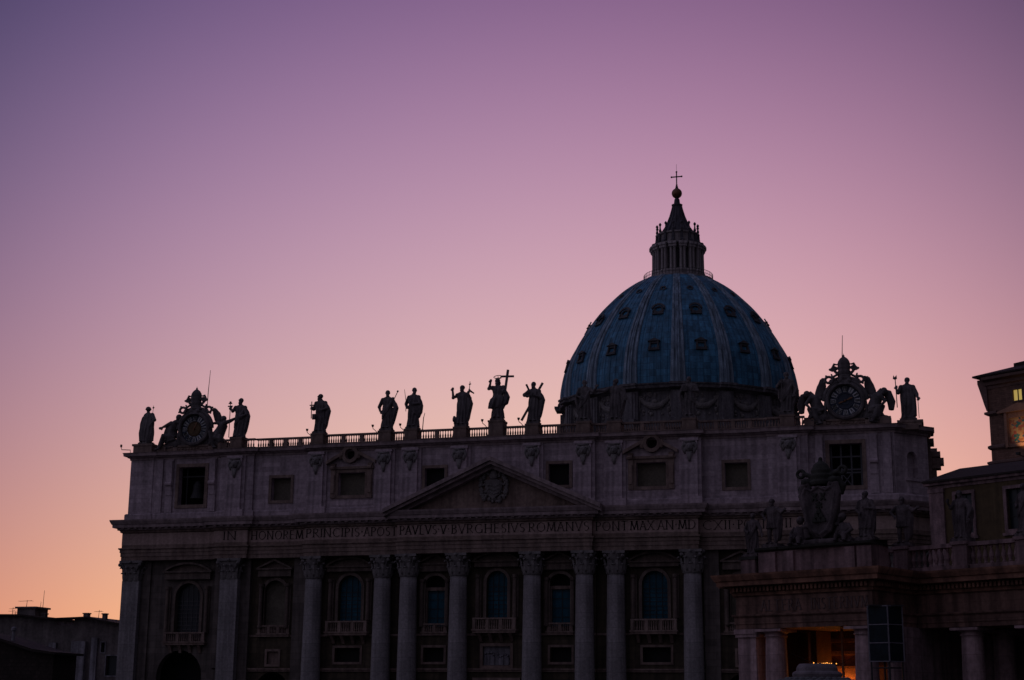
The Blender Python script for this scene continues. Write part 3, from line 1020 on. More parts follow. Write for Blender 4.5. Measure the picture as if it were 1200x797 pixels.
# attic windows
for s in (-1, 1):
    small_window(s * 8.82, -2.2, 2.88, 37.15, 40.05, M_DARK, 'attic_window', .85, .4)
    small_window(s * 32.45, -.6, 3.0, 36.4, 39.65, M_BLIND, 'attic_window', .9, .4)
    f = small_window(s * 21.3, -1.6, 4.0, 36.7, 39.9, M_BLIND, 'attic_window', .9, .45)
    k = MB()                                          # broken pediment round an oval light
    for q in (-1, 1):
        k.box(q * 2.75 - .35, q * 2.75 + .35, -.3, .02, 36.3, 41.2)
        k.tube([(q * 2.75 - .3, -.4, 40.6), (q * 2.75 + .3, -.4, 40.6)], .3, 8)
        k.box(q * 2.75 - .25, q * 2.75 + .25, -.45, -.2, 37.0, 39.6)
        p_ = [(q * 3.7, 41.5), (q * 1.2, 42.85), (q * 1.2, 42.35), (q * 3.7, 41.05)]
        k.plate(p_ if q < 0 else p_[::-1], -.85, .02)
    k.box(-3.3, 3.3, -.35, .02, 40.4, 40.75)
    k.plate(circle(0.2 * s, 42.45, 1.25), -.7, .02, [circle(0.2 * s, 42.45, .75)])
    for q in (-1, 1):
        k.ball((q * 1.35 + .2 * s, -.55, 42.3), (.35, .3, .6), 8, 6)
    k.build('broken_pediment', M_TRIM, f)
    MB().plate(circle(.2 * s, 42.45, .8), .5, .6).build('oval_light', M_DARK, f)
    f = small_window(s * 46.67, -.4, 4.15, 36.2, 41.7, M_DARK, 'bell_opening', 2.6, .5)
    k = MB()
    if s > 0:
        for x in (-1.9, -.65, .65, 1.9):
            k.box(x - .1, x + .1, .7, .9, 36.2, 41.7)
        for z in (37.9, 38.3, 40.0):
            k.box(-2.05, 2.05, .72, .88, z, z + .2)
        k.bar((-.6, .8, 36.3), (.6, .8, 37.9), .14, .14).bar((.6, .8, 36.3), (-.6, .8, 37.9), .14, .14)
        k.build('iron_frame', M_BAR, f)
    else:
        k.box(-1.2, -1.05, .7, .9, 36.2, 41.7).box(-2.05, 2.05, .72, .88, 40.3, 40.5)
        k.lathe([(1.1, 37.2), (1.0, 37.5), (.75, 38.2), (.65, 39.2), (.4, 39.7), (.05, 39.8)], 16, (.3, 1.4, 0))
        k.build('bell', M_IRON, f)
# attic panels behind windows so that light does not leak
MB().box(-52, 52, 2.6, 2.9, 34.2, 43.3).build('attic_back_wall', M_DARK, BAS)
MB().box(-56, 56, -.2, 14, 43.3, 43.95).build('front_roof', M_TRIM, BAS)
MB().box(-55, 55, 3.8, 14, 28, 43.3).build('front_block_back', M_WALL, BAS)

# --- balustrade: one stretch between each pair of pedestals
YB = lambda x: -2.2 + .25 if abs(x) < 13.6 else (-1.6 + .25 if abs(x) < 27.6 else (-.6 + .25 if abs(x) < 36.7 else -.75))
pos = sorted([-x for x in PX] + list(PX) + [0.0])
for x in pos:
    k = MB()
    y = YB(x)
    hw_ = .92 if x else 1.05
    zt = 45.62 if x else 46.3
    k.box(-hw_, hw_, -.95, 1.1, 44.0, zt - .25).box(-hw_ - .12, hw_ + .12, -1.1, 1.2, 44.0, 44.3).box(-hw_ - .07, hw_ + .07, -1.02, 1.15, zt - .25, zt)
    o = k.build('pedestal', M_TRIM, BAS, loc=(x, y, 0))
    o.location = (x, y, -GZ)
def stretch(x0, x1, y):
    m = MB()
    m.box(x0, x1, y - .28, y + .28, 44.0, 44.28)
    m.box(x0, x1, y - .3, y + .3, 45.26, 45.5)
    n = max(1, int(round((x1 - x0) / 2.4)))
    for i in range(n):
        a = x0 + (x1 - x0) * i / n
        b = x0 + (x1 - x0) * (i + 1) / n
        if i:
            m.box(a - .26, a + .26, y - .25, y + .25, 44.28, 45.26)
        c0, c1 = a + (.3 if i else .1), b - (.3 if i < n - 1 else .1)
        k = max(2, int(round((c1 - c0) / .36)))
        for j in range(k):
            m.lathe([(.085, 44.28), (.13, 44.5), (.125, 44.62), (.06, 44.9), (.06, 45.1), (.1, 45.26)], 6, (c0 + (c1 - c0) * (j + .5) / k, y, 0), cap=False)
    return m
edges = [-41.6] + pos + [41.6]
for a, b in zip(edges, edges[1:]):
    x0 = a + (.92 if a > -41 else 0)
    x1 = b - (.92 if b < 41 else 0)
    cuts = [x0] + [c_ for c_ in (-36.7, -27.6, -13.6, 13.6, 27.6, 36.7) if x0 < c_ < x1] + [x1]
    m = MB()
    for p, q in zip(cuts, cuts[1:]):
        m.add(stretch(p, q, YB((p + q) / 2)))
    m.build('balustrade', M_TRIM, BAS)
# solid attic parapet under the clocks
for s in (-1, 1):
    X = (lambda a, b: (a, b)) if s > 0 else (lambda a, b: (-b, -a))
    k = MB().box(*X(41.6, 52.3), -.3, 1.6, 44.0, 44.75).box(*X(41.5, 52.5), -.5, 1.7, 44.75, 44.95).box(*X(41.5, 42.8), -.56, 1.72, 44.0, 45.3).box(*X(51.2, 52.6), -.56, 1.72, 44.0, 45.1).box(*X(43.6, 44.3), -.5, 1, 44, 44.97).box(*X(49.3, 50.0), -.5, 1, 44, 44.97)
    rr = random.Random(3)
    for i in range(14):
        k.ball((s * (43.6 + i * .5), -.32, 44.4 + rr.uniform(-.12, .12)), (.22, .14, rr.uniform(.1, .22)), 7, 5)
    y0 = 1.0 if s > 0 else -.7
    zt_ = 44.75 if s > 0 else 45.4
    k.box(*X(53.4, 56.4), y0, y0 + 3.4, 44.0, zt_ - .3).box(*X(53.3, 56.6), y0 - .1, y0 + 3.6, zt_ - .3, zt_)
    k.build('clock_parapet', M_TRIM, BAS)

# --- nave body behind the front
nv = MB()
nv.box(-24, 24, 20, 128, GZ, 42).box(-48, 48, 20.3, 150, GZ, 33)
nv.plate([(-24.5, 42), (24.5, 42), (0, 44.5)], 20, 128)
nv.box(-33, 33, 121, 186, GZ, 47)
nv.build('nave', M_WALL, BAS)

# ================================================================== DOME (part of the basilica)
DX, DY = -0.6, 153.6
RK = .972
PROF = [(28.4, 77.6), (28.4, 79.5), (28.2, 82), (27.35, 86), (25.65, 90), (22.9, 94.5), (19.8, 98.7), (16.7, 102), (13.6, 104.85), (10.4, 107.1), (8.2, 108.3)]
PROF = [(r * RK, z) for r, z in PROF]
def rad(z):
    for (r0, z0), (r1, z1) in zip(PROF, PROF[1:]):
        if z0 <= z <= z1:
            return r0 + (r1 - r0) * (z - z0) / (z1 - z0)
    return PROF[-1][0]
# smooth profile by Catmull-Rom
def smooth(pr, k=5):
    o = []
    n = len(pr)
    for i in range(n - 1):
        p0, p1, p2, p3 = pr[max(i - 1, 0)], pr[i], pr[i + 1], pr[min(i + 2, n - 1)]
        for j in range(k):
            t = j / k
            o.append(tuple(.5 * (2 * p1[c] + (p2[c] - p0[c]) * t + (2 * p0[c] - 5 * p1[c] + 4 * p2[c] - p3[c]) * t * t + (3 * p1[c] - p0[c] - 3 * p2[c] + p3[c]) * t ** 3) for c in (0, 1)))
    o.append(pr[-1])
    return o
PROF = smooth(PROF)
A0 = R(-80.68)
DOME = MB().lathe([(r, z - GZ) for r, z in PROF], 96, cap=False).build('dome_shell', M_LEAD, BAS, smooth=True, loc=(DX, DY, GZ))
seam = MB()
for i in range(16):                                   # standing seams of the lead sheets
    for da in (-6.4, -3.2, 0, 3.2, 6.4):
        a = A0 + 2 * PI * (i + .5) / 16 + R(da)
        seam.tube([(r * cos(a), r * sin(a), z - GZ) for r, z in PROF[::3] if z < 106], .11, 4)
seam.build('lead_seams', M_LEAD, DOME, loc=(0, 0, 0))
DOME['label'] = 'blue ribbed lead dome shell'
# rib: three-part band following the meridian, built at angle 0
rb = MB()
secs = []
for r, z in PROF:
    t_ = (z - 77.6) / (108.4 - 77.6)
    w = 1.75 - 1.05 * t_
    h = .55 - .1 * t_
    secs.append([(r + o * h, y * w, z - GZ) for o, y in ((-.4, -1), (.35, -1), (.75, -.9), (.75, -.58), (.1, -.5), (.1, -.34), (1.1, -.26), (1.1, -.08), (.75, 0), (1.1, .08), (1.1, .26), (.1, .34), (.1, .5), (.75, .58), (.75, .9), (.35, 1), (-.4, 1))])
rb.loft(secs)
first = None
for i in range(16):
    a = A0 + 2 * PI * i / 16
    if first is None:
        first = rb.build('rib', M_RIB, DOME, loc=(0, 0, 0), rot=a)
    else:
        dup(first, rot=a, parent=DOME)
# dormers: three rows between the ribs
def dormer(z, w, h, kind):
    """local frame: +x outward; z absolute"""
    m = MB()
    v = MB()
    r = rad(z)
    r2 = rad(z + h)
    x1 = r + (.34, .26, .2)[kind]
    tilt = math.atan2(r - r2, h) * .82
    dep = 1.9
    def tr(mb):
        o = MB()
        o.add(mb, Matrix.Translation((x1, 0, z - GZ)) @ Matrix.Rotation(-tilt, 4, 'Y') @ Matrix.Rotation(PI / 2, 4, 'Z'))
        return o
    b = MB()
    if kind == 0:
        b.plate(rect(-w / 2, w / 2, -.3, h), 0, dep, [rect(-w * .33, w * .33, .15, h * .72)])
        b.plate([(-w * .68, h), (w * .68, h), (0, h + w * .36)], -.3, dep + .3)
        b.box(-w * .6, w * .6, -.2, .5, -.55, -.25)
        for s in (-1, 1):
            b.box(s * w * .42 - .14, s * w * .42 + .14, -.18, .1, -.2, h)
            b.ball((s * w * .52, 0, .1), (.2, .2, .55), 6, 5)
        v.plate(rect(-w * .35, w * .35, .1, h * .76), .5, .55)
    elif kind == 1:
        b.plate(arch(-w / 2, w / 2, -.4, h), 0, dep, [circle(0, h * .52, w * .34, 14)])
        b.sweep([(w * .6 * cos(PI * i / 10), w * .6 * sin(PI * i / 10)) for i in range(11)], [(0, -.1), (.22, -.3), (.22, .1), (0, .1)]) if False else None
        o_ = [(w * .66 * cos(PI * i / 10), h - w / 2 + w * .66 * sin(PI * i / 10)) for i in range(11)]
        for p, q in zip(o_, o_[1:]):
            b.bar((p[0], -.2, p[1]), (q[0], -.2, q[1]), .3, .5)
        b.box(-w * .62, w * .62, -.2, .4, -.6, -.3)
        for s in (-1, 1):
            b.ball((s * w * .55, -.05, h * .2), (.22, .22, .45), 6, 5)
        v.plate(circle(0, h * .52, w * .36, 14), .5, .55)
    else:
        b.plate(circle(0, h / 2, w / 2, 16), 0, dep, [circle(0, h / 2, w * .28, 14)])
        v.plate(circle(0, h / 2, w * .3, 14), .25, .3)
    return tr(b), tr(v)
for z, w, h, kind in ((86.0, 2.1, 1.7, 0), (95.4, 2.1, 2.0, 1), (102.2, 1.5, 1.4, 2)):
    b, v = dormer(z, w, h, kind)
    first = None
    for i in range(16):
        a = A0 + 2 * PI * (i + .5) / 16
        if first is None:
            first = b.build('dormer', M_DORM, DOME, loc=(0, 0, 0), rot=a)
            fv = v.build('dormer_opening', M_DARK, DOME, loc=(0, 0, 0), rot=a)
        else:
            dup(first, rot=a, parent=DOME)
            dup(fv, rot=a, parent=DOME)
# drum attic with garlands
DRUM = MB().lathe([(29.5, 40), (29.5, 47), (26.6, 47.2), (26.6, 66), (26.6, 68.2), (26.4, 70), (26.4, 76.2), (26.8, 76.4), (27.2, 76.6), (28.1, 76.75), (28.3, 77.3), (28.6, 77.5), (28.7, 77.75), (27.2, 78.0)], 96, (0, 0, -GZ)).build('drum', M_DRUM, BAS, loc=(DX, DY, GZ))
dp = MB()
dp.box(25.5, 28.1, -.55, .55, 69.5 - GZ, 76.0 - GZ).box(25.5, 27.5, -1.7, 1.7, 69.5 - GZ, 76.3 - GZ).box(25.5, 27.8, -1.2, 1.2, 69.5 - GZ, 75.9 - GZ)
dp.box(25.5, 29.1, -1.9, 1.9, 76.72 - GZ, 77.28 - GZ).box(25.5, 29.4, -2.0, 2.0, 77.3 - GZ, 77.8 - GZ)
bt = MB()                                             # buttress with coupled columns and its cornice
bt.box(25, 30.2, -2.0, 2.0, 47 - GZ, 66 - GZ).box(25, 31.6, -2.5, 2.5, 66 - GZ, 67.0 - GZ).box(25, 32.2, -2.9, 2.9, 67.0 - GZ, 67.7 - GZ).box(25, 30.6, -2.2, 2.2, 67.7 - GZ, 69.6 - GZ)
for s in (-1, 1):
    bt.lathe([(.95, 47 - GZ), (.8, 48 - GZ), (.72, 63.5 - GZ), (1.0, 65.9 - GZ)], 12, (30.6, s * 1.15, 0))
gl = MB()
rnd = random.Random(2)
for i in range(40):                                   # carved trophies in the panels
    a = R(rnd.uniform(-8.2, 8.2))
    gl.ball((26.45 * cos(a), 26.45 * sin(a), rnd.uniform(71.0, 75.9) - GZ), rnd.uniform(.2, .5), 6, 4)
for i in range(19):
    t_ = i / 18
    a = R(-7.4 + 14.8 * t_)
    z = 74.8 - 2.0 * sin(PI * t_)
    gl.ball((26.6 * cos(a), 26.6 * sin(a), z - GZ + rnd.uniform(-.1, .1)), .38 + .42 * sin(PI * t_), 7, 5)
for s in (-1, 1):
    a = R(7.6 * s)
    gl.tube([(26.7 * cos(a), 26.7 * sin(a), 75.3 - GZ), (26.7 * cos(a), 26.7 * sin(a), 72.6 - GZ)], [.35, .18], 7)
gl.ball((26.7, 0, 73.9 - GZ), (.5, .7, .6), 8, 6)
dw = MB().plate(rect(-1.6, 1.6, 48, 62), 0, .2)
first = None
for i in range(16):
    a = A0 + 2 * PI * i / 16
    if first is None:
        first = [dp.build('drum_pilaster', M_DRUM, DRUM, loc=(0, 0, 0), rot=a), bt.build('buttress', M_DRUM, DRUM, loc=(0, 0, 0), rot=a), gl.build('garland', M_CARVE, DRUM, loc=(0, 0, 0), rot=a + PI / 16)]
    else:
        for o in first[:2]:
            dup(o, rot=a, parent=DRUM)
        dup(first[2], rot=a + PI / 16, parent=DRUM)
# ------------- lantern
LANT = MB().lathe([(8.3, 107.2), (8.5, 107.6), (8.6, 108.3), (7.0, 108.45), (6.5, 108.6), (6.5, 110.0), (6.2, 110.2)], 48, (0, 0, -GZ)).build('lantern', M_LANT, BAS, loc=(DX + .4, DY, GZ))
rl_ = MB()
for i in range(64):
    a = 2 * PI * i / 64
    rl_.box(8.3 * cos(a) - .05, 8.3 * cos(a) + .05, 8.3 * sin(a) - .05, 8.3 * sin(a) + .05, 108.3 - GZ, 109.75 - GZ)
for z in (109.0, 109.75):
    rl_.tube([(8.3 * cos(2 * PI * i / 48), 8.3 * sin(2 * PI * i / 48), z - GZ) for i in range(48)], .06, 5, True)
rl_.build('gallery_railing', M_IRON, LANT)
# core with sixteen open arches
core = MB()
for i in range(16):
    a = A0 + 2 * PI * i / 16
    core.add(MB().box(3.9, 4.9, -.52, .52, 110 - GZ, 115.2 - GZ), Matrix.Rotation(a, 4, 'Z'))
core.lathe([(3.8, 114.6 - GZ), (5.0, 114.6 - GZ), (5.0, 116.6 - GZ), (3.8, 116.6 - GZ)], 32)
core.build('lantern_core', M_SPIRE, LANT)  # core in a dark tone: shade between the columns is painted on
lc = MB()
for s in (-1, 1):
    lc.lathe([(.42, 110.1 - GZ), (.36, 110.5 - GZ), (.31, 115.0 - GZ), (.45, 115.6 - GZ)], 10, (5.95, s * .44, 0))
lc.box(4.7, 5.6, -.5, .5, 110.1 - GZ, 115.6 - GZ)
lc.box(4.6, 6.55, -.92, .92, 115.6 - GZ, 116.2 - GZ).box(4.6, 6.85, -1.0, 1.0, 116.2 - GZ, 116.75 - GZ)
sc2 = MB()                                            # scroll and candelabrum above each pair
sc2.loft([[(x0, -.28, z - GZ), (x1, -.28, z - GZ), (x1, .28, z - GZ), (x0, .28, z - GZ)] for x0, x1, z in ((4.6, 6.6, 116.75), (4.6, 6.3, 117.4), (4.5, 5.5, 118.0), (4.4, 5.3, 119.6))])
sc2.ball((5.9, 0, 117.3 - GZ), .5, 8, 6)
sc2.lathe([(.42, 119.6), (.48, 119.8), (.22, 120.0), (.36, 120.5), (.2, 121.0), (.16, 121.6), (.36, 122.0), (.3, 122.2), (.08, 122.5)], 8, (5.0, 0, -GZ))
first = None
for i in range(16):
    a = A0 + 2 * PI * (i + .5) / 16
    if first is None:
        first = [lc.build('coupled_columns', M_LANT, LANT, loc=(0, 0, 0), rot=a), sc2.build('candelabrum', M_SPIRE, LANT, loc=(0, 0, 0), rot=a)]
    else:
        for o in first:
            dup(o, rot=a, parent=LANT)
MB().lathe([(5.0, 116.6), (6.6, 116.65), (6.7, 116.9), (5.4, 117.1), (4.9, 117.3), (4.9, 119.4), (5.3, 119.6), (5.35, 119.9), (4.6, 120.0)], 48, (0, 0, -GZ)).build('lantern_entablature', M_LANT, LANT)
cone = MB().lathe([(4.3, 119.9), (3.7, 120.8), (3.0, 121.9), (2.4, 123.2), (1.8, 124.8), (1.35, 126.4), (1.1, 127.4), (1.3, 127.6), (1.35, 127.9), (1.0, 128.05), (.75, 128.2), (.65, 129.2), (.45, 129.6)], 32, (0, 0, -GZ))
for i in range(16):
    a = 2 * PI * i / 16
    cone.tube([((r + .06) * cos(a), (r + .06) * sin(a), z - GZ) for r, z in ((4.1, 120.2), (3.0, 121.9), (2.4, 123.2), (1.8, 124.8), (1.35, 126.4), (1.12, 127.4))], [.2, .17, .15, .13, .11, .1], 5)
cone.build('spire', M_SPIRE, LANT, smooth=False)
MB().ball((0, 0, 130.85 - GZ), 1.27, 24, 16).build('orb', M_GILT, LANT, smooth=True)
cr = MB().lathe([(.6, 131.9), (.35, 132.3), (.3, 132.7), (.15, 132.8)], 12, (0, 0, -GZ))
cr.bar((0, 0, 132.6 - GZ), (0, 0, 136.5 - GZ), .24, .24).bar((-1.25, 0, 135.15 - GZ), (1.25, 0, 135.15 - GZ), .24, .24)
cr.bar((0, 0, 136.5 - GZ), (0, 0, 138.4 - GZ), .06, .06)
for p in ((-1.25, 135.15), (1.25, 135.15), (0, 136.4)):
    cr.ball((p[0], 0, p[1] - GZ), .24, 8, 6)
cr.ball((0, 0, 133.0 - GZ), .25, 8, 6)
cr.build('cross', M_IRON, LANT)

# ================================================================== STATUES
def robe(m, levels, seed=0, folds=9, amp=.07, n=44):
    """draped body: levels of (z, cx, cy, rx, ry)"""
    ls = []
    for (a, b) in zip(levels, levels[1:]):
        for k in range(4):
            t = k / 4
            ls.append([p + (q - p) * t for p, q in zip(a, b)])
    ls.append(list(levels[-1]))
    z0, z1 = levels[0][0], levels[-1][0]
    rings = []
    for z, cx, cy, rx, ry in ls:
        t = (z - z0) / max(.01, z1 - z0)
        A = amp * 1.25 * (1 - .6 * t)
        ring = []
        for i in range(n):
            th = 2 * PI * i / n
            f = 1 + A * sin(folds * th + 2.2 * sin(z * .9 + seed) + seed) + A * .7 * sin((folds + 4) * th - z * 1.3 + seed * 2)
            ring.append((cx + rx * f * cos(th), cy + ry * f * sin(th), z))
        rings.append(ring)
    m.loft(rings)
BODY = [(0, 0, 0, .92, .72), (.25, 0, 0, .86, .7), (1.2, .03, 0, .76, .62), (2.1, .04, -.02, .78, .6), (2.9, .02, 0, .74, .55), (3.4, 0, 0, .66, .46), (3.9, 0, 0, .78, .48), (4.3, 0, .02, .84, .42), (4.52, 0, .03, .62, .36), (4.66, 0, .03, .28, .26), (4.85, 0, .02, .2, .2)]
def head(m, x, z, y=-.05, turn=0.0, beard=True, hair=1.0, hat=False):
    rz = Matrix.Rotation(turn, 3, 'Z')
    def P(a, b, c_):
        v = rz @ Vector((a, b, c_))
        return (x + v.x, y + v.y, z + v.z)
    m.ball(P(0, 0, 0), (.30, .34, .40), 16, 12, rz)
    m.ball(P(0, .07, .1), (.34 * hair, .35 * hair, .34), 14, 10, rz)
    m.tube([P(0, -.30, .12), P(0, -.41, -.06)], [.05, .085], 6)
    m.tube([P(-.2, -.29, .12), P(.2, -.29, .12)], .06, 6)
    for s in (-1, 1):
        m.ball(P(s * .11, -.3, .03), .06, 6, 5)
        m.ball(P(s * .31, .02, -.02), (.06, .1, .13), 6, 5, rz)
    m.ball(P(0, -.31, -.17), (.12, .06, .05), 8, 5, rz)
    if beard:
        m.ball(P(0, -.22, -.34), (.22, .2, .27), 10, 8, rz)
    if hat:
        m.ball(P(0, 0, .02), (.5, .5, .12), 14, 8)
        m.ball(P(0, 0, .1), (.43, .43, .38), 14, 10)
    m.tube([(x * .7, .02, 4.4), P(0, .02, -.25)], [.24, .2], 10)
def hand(m, p, d, up=(0, 0, 1)):
    """palm and five fingers; d = direction the fingers point"""
    p, d = Vector(p), Vector(d).normalized()
    s = d.cross(Vector((0, 1, 0)))
    if s.length < .1:
        s = d.cross(Vector((1, 0, 0)))
    s.normalize()
    m.tube([p, p + d * .3], [.13, .16], 8)
    for i, l in enumerate((.24, .3, .28, .2)):
        o = p + d * .26 + s * ((i - 1.5) * .1)
        m.tube([o, o + d * l * .6, o + d * l + Vector((0, -.06, 0))], [.06, .055, .045], 6)
    o = p + d * .06 + s * .14
    m.tube([o, o + s * .13 + d * .1, o + s * .16 + d * .24], [.06, .055, .05], 6)
def arm(m, pts, d=None, sleeve=1.0):
    n = len(pts)
    rr = [.32 * sleeve, .26 * sleeve, .15][:n] if n == 3 else [.3 * sleeve] * (n - 1) + [.15]
    m.tube(pts, rr, 10)
    m.ball(pts[0], .34 * sleeve, 10, 8)
    m.ball(pts[1], .25 * sleeve, 10, 8)
    a, b = Vector(pts[-2]), Vector(pts[-1])
    hand(m, b, d or (b - a))
def statue(name, loc, H, label, build, attrs=None, group=None, rot=0.0, mat=None, plinth=(1.75, 1.7, .4), voxel=.05, cat='statue', vox_scale=True):
    mat = mat or M_STATUE
    t = thing(name, loc, label, cat, rot, group)
    k = H / 5.55
    pw, pd_, ph = plinth
    MB().box(-pw / 2, pw / 2, -pd_ / 2, pd_ / 2, 0, ph * .7).box(-pw / 2 * .88, pw / 2 * .88, -pd_ / 2 * .88, pd_ / 2 * .88, ph * .7, ph).build('plinth', mat, t)
    m = MB()
    build(m)
    for v in m.v:
        v *= k
        v.z += ph - .03
    remesh(m, 'figure', mat, voxel * (k if vox_scale else 1), t)
    for nm, am, ab in (attrs or []):
        q = MB()
        ab(q)
        for v in q.v:
            v *= k
            v.z += ph - .03
        q.build(nm, am, t)
    return t
ROW = 'travertine saints standing along the basilica balustrade'
def cloak(m, side, seed, w=.5, z0=.4, z1=4.3, bulge=.35, y=.2):
    """mantle falling from a shoulder on one side (+1 right, -1 left)"""
    s = side
    robe(m, [(z0, s * .55, y, .28, .35), (z0 + .5, s * .72, y, .34, .42), (2.0, s * (.70 + bulge * .5), y, .36, .45), (3.0, s * (.66 + bulge), y, .36, .44), (3.7, s * (.6 + bulge * .6), y, .36, .42), (z1, s * .48, y, .34, .36), (z1 + .2, s * .3, y, .2, .25)], seed, 5, .12, 26)
def feet(m):
    for s in (-1, 1):
        m.ball((s * .32, -.72, .1), (.2, .36, .14), 8, 6)
def sash(m, seed, a=(-.75, 1.9), b=(.75, 3.9)):
    for i in range(4):
        o = i * .17
        m.tube([(a[0] + .05, -.2, a[1] - o), (a[0] * .5, -.62, a[1] + .35 - o), (b[0] * .3, -.62, b[1] - .9 - o), (b[0] * .9, -.35, b[1] - o * .6)], .11, 6)

def s_hat(m):
    robe(m, BODY, 1)
    robe(m, [(.2, -.15, .1, 1.25, .75), (1.5, -.2, .1, 1.42, .72), (3.0, -.18, .1, 1.36, .6), (4.0, -.1, .1, 1.15, .5), (4.5, 0, .1, .55, .4)], 4, 8, .06)
    head(m, .05, 5.12, turn=2.6, hat=True, beard=False)
    arm(m, [(.9, 0, 4.2), (1.6, -.1, 3.35), (1.25, -.4, 2.8)], None, 1.1)
    feet(m)
def s_staffleft(m):
    robe(m, BODY, 2)
    cloak(m, 1, 3, bulge=.45)
    sash(m, 1)
    head(m, 0.05, 5.2, turn=-.3, hair=1.0)
    arm(m, [(-.7, 0, 4.25), (-1.05, -.25, 3.75), (-1.3, -.3, 4.0)], (0, 0, 1))
    arm(m, [(.7, 0, 4.2), (1.05, -.2, 3.2), (.55, -.6, 2.9)])
    feet(m)
def s_turned(m):
    robe(m, BODY, 3)
    cloak(m, 1, 6, bulge=.5)
    sash(m, 2, (.7, 1.6), (-.7, 3.8))
    head(m, -.12, 5.15, turn=-1.1, hair=1.08)
    arm(m, [(-.7, 0, 4.2), (-.95, -.3, 3.3), (-1.1, -.5, 3.2)], (-.3, 0, 1))
    arm(m, [(.7, 0, 4.2), (1.1, -.2, 3.4), (.4, -.6, 3.1)])
    feet(m)
def s_akimbo(m):
    robe(m, BODY, 5)
    cloak(m, 1, 2, bulge=.55)
    sash(m, 3)
    head(m, 0, 5.18, turn=.2)
    arm(m, [(-.72, 0, 4.2), (-1.25, 0, 3.2), (-1.0, -.25, 2.55)], (.5, -.2, -.6))
    arm(m, [(.7, 0, 4.2), (1.05, .1, 3.6), (.8, -.2, 4.0)], (.2, 0, 1))
    feet(m)
def s_spear(m):
    robe(m, BODY, 8)
    cloak(m, 1, 5, bulge=.3, z0=1.3)
    sash(m, 5, (.75, 2.0), (-.7, 4.0))
    head(m, .12, 5.2, turn=.5)
    arm(m, [(-.68, 0, 4.2), (-1.1, 0, 3.3), (-.85, -.35, 2.6)], (.4, -.3, .4))
    arm(m, [(.7, 0, 4.2), (.95, -.2, 3.3), (.3, -.6, 3.2)])
    feet(m)
def s_baptist(m):
    robe(m, BODY, 4, amp=.08)
    cloak(m, 1, 7, bulge=.45)
    head(m, -.02, 5.15, turn=-.2, hair=1.08)
    arm(m, [(-.7, 0, 4.15), (-1.28, -.1, 3.85), (-1.35, -.15, 4.75)], (-.02, 0, 1))
    arm(m, [(.7, 0, 4.2), (1.1, .1, 3.7), (1.0, -.3, 4.2)], (.0, 0, 1))
    rnd = random.Random(9)
    for i in range(12):                               # rough tree stump and lamb at the foot
        m.ball((-.75 + rnd.uniform(-.35, .2), rnd.uniform(-.3, .3), rnd.uniform(.1, 1.2)), rnd.uniform(.2, .34), 8, 6)
    feet(m)
def s_christ(m):
    robe(m, BODY, 6, amp=.09)
    robe(m, [(1.4, -.25, -.1, .95, .62), (2.1, -.1, -.1, 1.05, .66), (2.7, 0, -.1, .98, .62), (3.1, .1, -.05, .7, .5)], 2, 6, .1)
    cloak(m, 1, 1, bulge=.6, z0=1.4)
    head(m, -.05, 5.2, turn=.1, hair=1.12)
    m.ball((-.05, .15, 4.95), (.42, .3, .42), 10, 8)
    arm(m, [(-.75, 0, 4.3), (-1.25, -.15, 4.2), (-1.0, -.25, 4.95)], (.12, 0, 1))
    arm(m, [(.75, 0, 4.3), (1.15, -.1, 3.5), (.85, -.5, 3.6)], (.3, 0, 1))
    feet(m)
def s_andrew(m):
    robe(m, BODY, 7, amp=.08)
    cloak(m, 1, 9, bulge=.5, z0=.3)
    head(m, -.05, 5.15, turn=-.15)
    arm(m, [(-.65, -.1, 4.1), (-1.25, -.2, 3.75), (-.75, -.5, 3.4)], (.6, -.2, .3), 1.2)
    arm(m, [(.7, 0, 4.2), (1.0, -.2, 3.3), (.4, -.6, 3.5)])
    feet(m)
def s_reach(m):
    robe(m, BODY, 10, amp=.08)
    cloak(m, -1, 4, bulge=.4)
    sash(m, 6)
    head(m, 0, 5.15, turn=.4)
    arm(m, [(.72, 0, 4.2), (1.3, -.3, 3.8), (1.7, -.4, 4.3)], (.4, 0, .8))
    arm(m, [(-.7, 0, 4.2), (-1.05, -.2, 3.3), (-.5, -.6, 3.0)])
    feet(m)
def s_point(m):
    robe(m, BODY, 12, amp=.08)
    cloak(m, 1, 8, bulge=.5)
    head(m, .1, 5.15, turn=-.7)
    arm(m, [(-.72, 0, 4.2), (-1.5, -.2, 3.9), (-2.2, -.3, 4.0)], (-1, 0, .1))
    arm(m, [(.72, 0, 4.2), (1.2, 0, 3.9), (1.5, -.2, 3.0)], (.1, 0, -1))
    feet(m)
def s_book(m):
    robe(m, BODY, 13, amp=.08)
    cloak(m, -1, 2, bulge=.5)
    sash(m, 9, (.75, 2.2), (-.7, 3.9))
    head(m, -.05, 5.1, turn=-.3)
    arm(m, [(.72, 0, 4.2), (1.15, -.1, 3.4), (.7, -.6, 3.4)])
    arm(m, [(-.72, 0, 4.2), (-1.1, -.2, 3.3), (-.6, -.6, 3.6)])
    m.box(-.75, -.1, -.95, -.7, 3.3, 4.1)
    feet(m)
def s_sword(m):
    robe(m, BODY, 14, amp=.08)
    cloak(m, 1, 3, bulge=.55, z0=.8)
    cloak(m, -1, 5, bulge=.2, z0=1.5)
    sash(m, 7)
    head(m, 0, 5.15, turn=.2, hair=1.05)
    arm(m, [(-.72, 0, 4.2), (-1.2, -.2, 3.6), (-.7, -.6, 3.9)], (.3, 0, 1))
    arm(m, [(.72, 0, 4.2), (1.25, 0, 3.2), (1.0, -.4, 2.5)])
    feet(m)
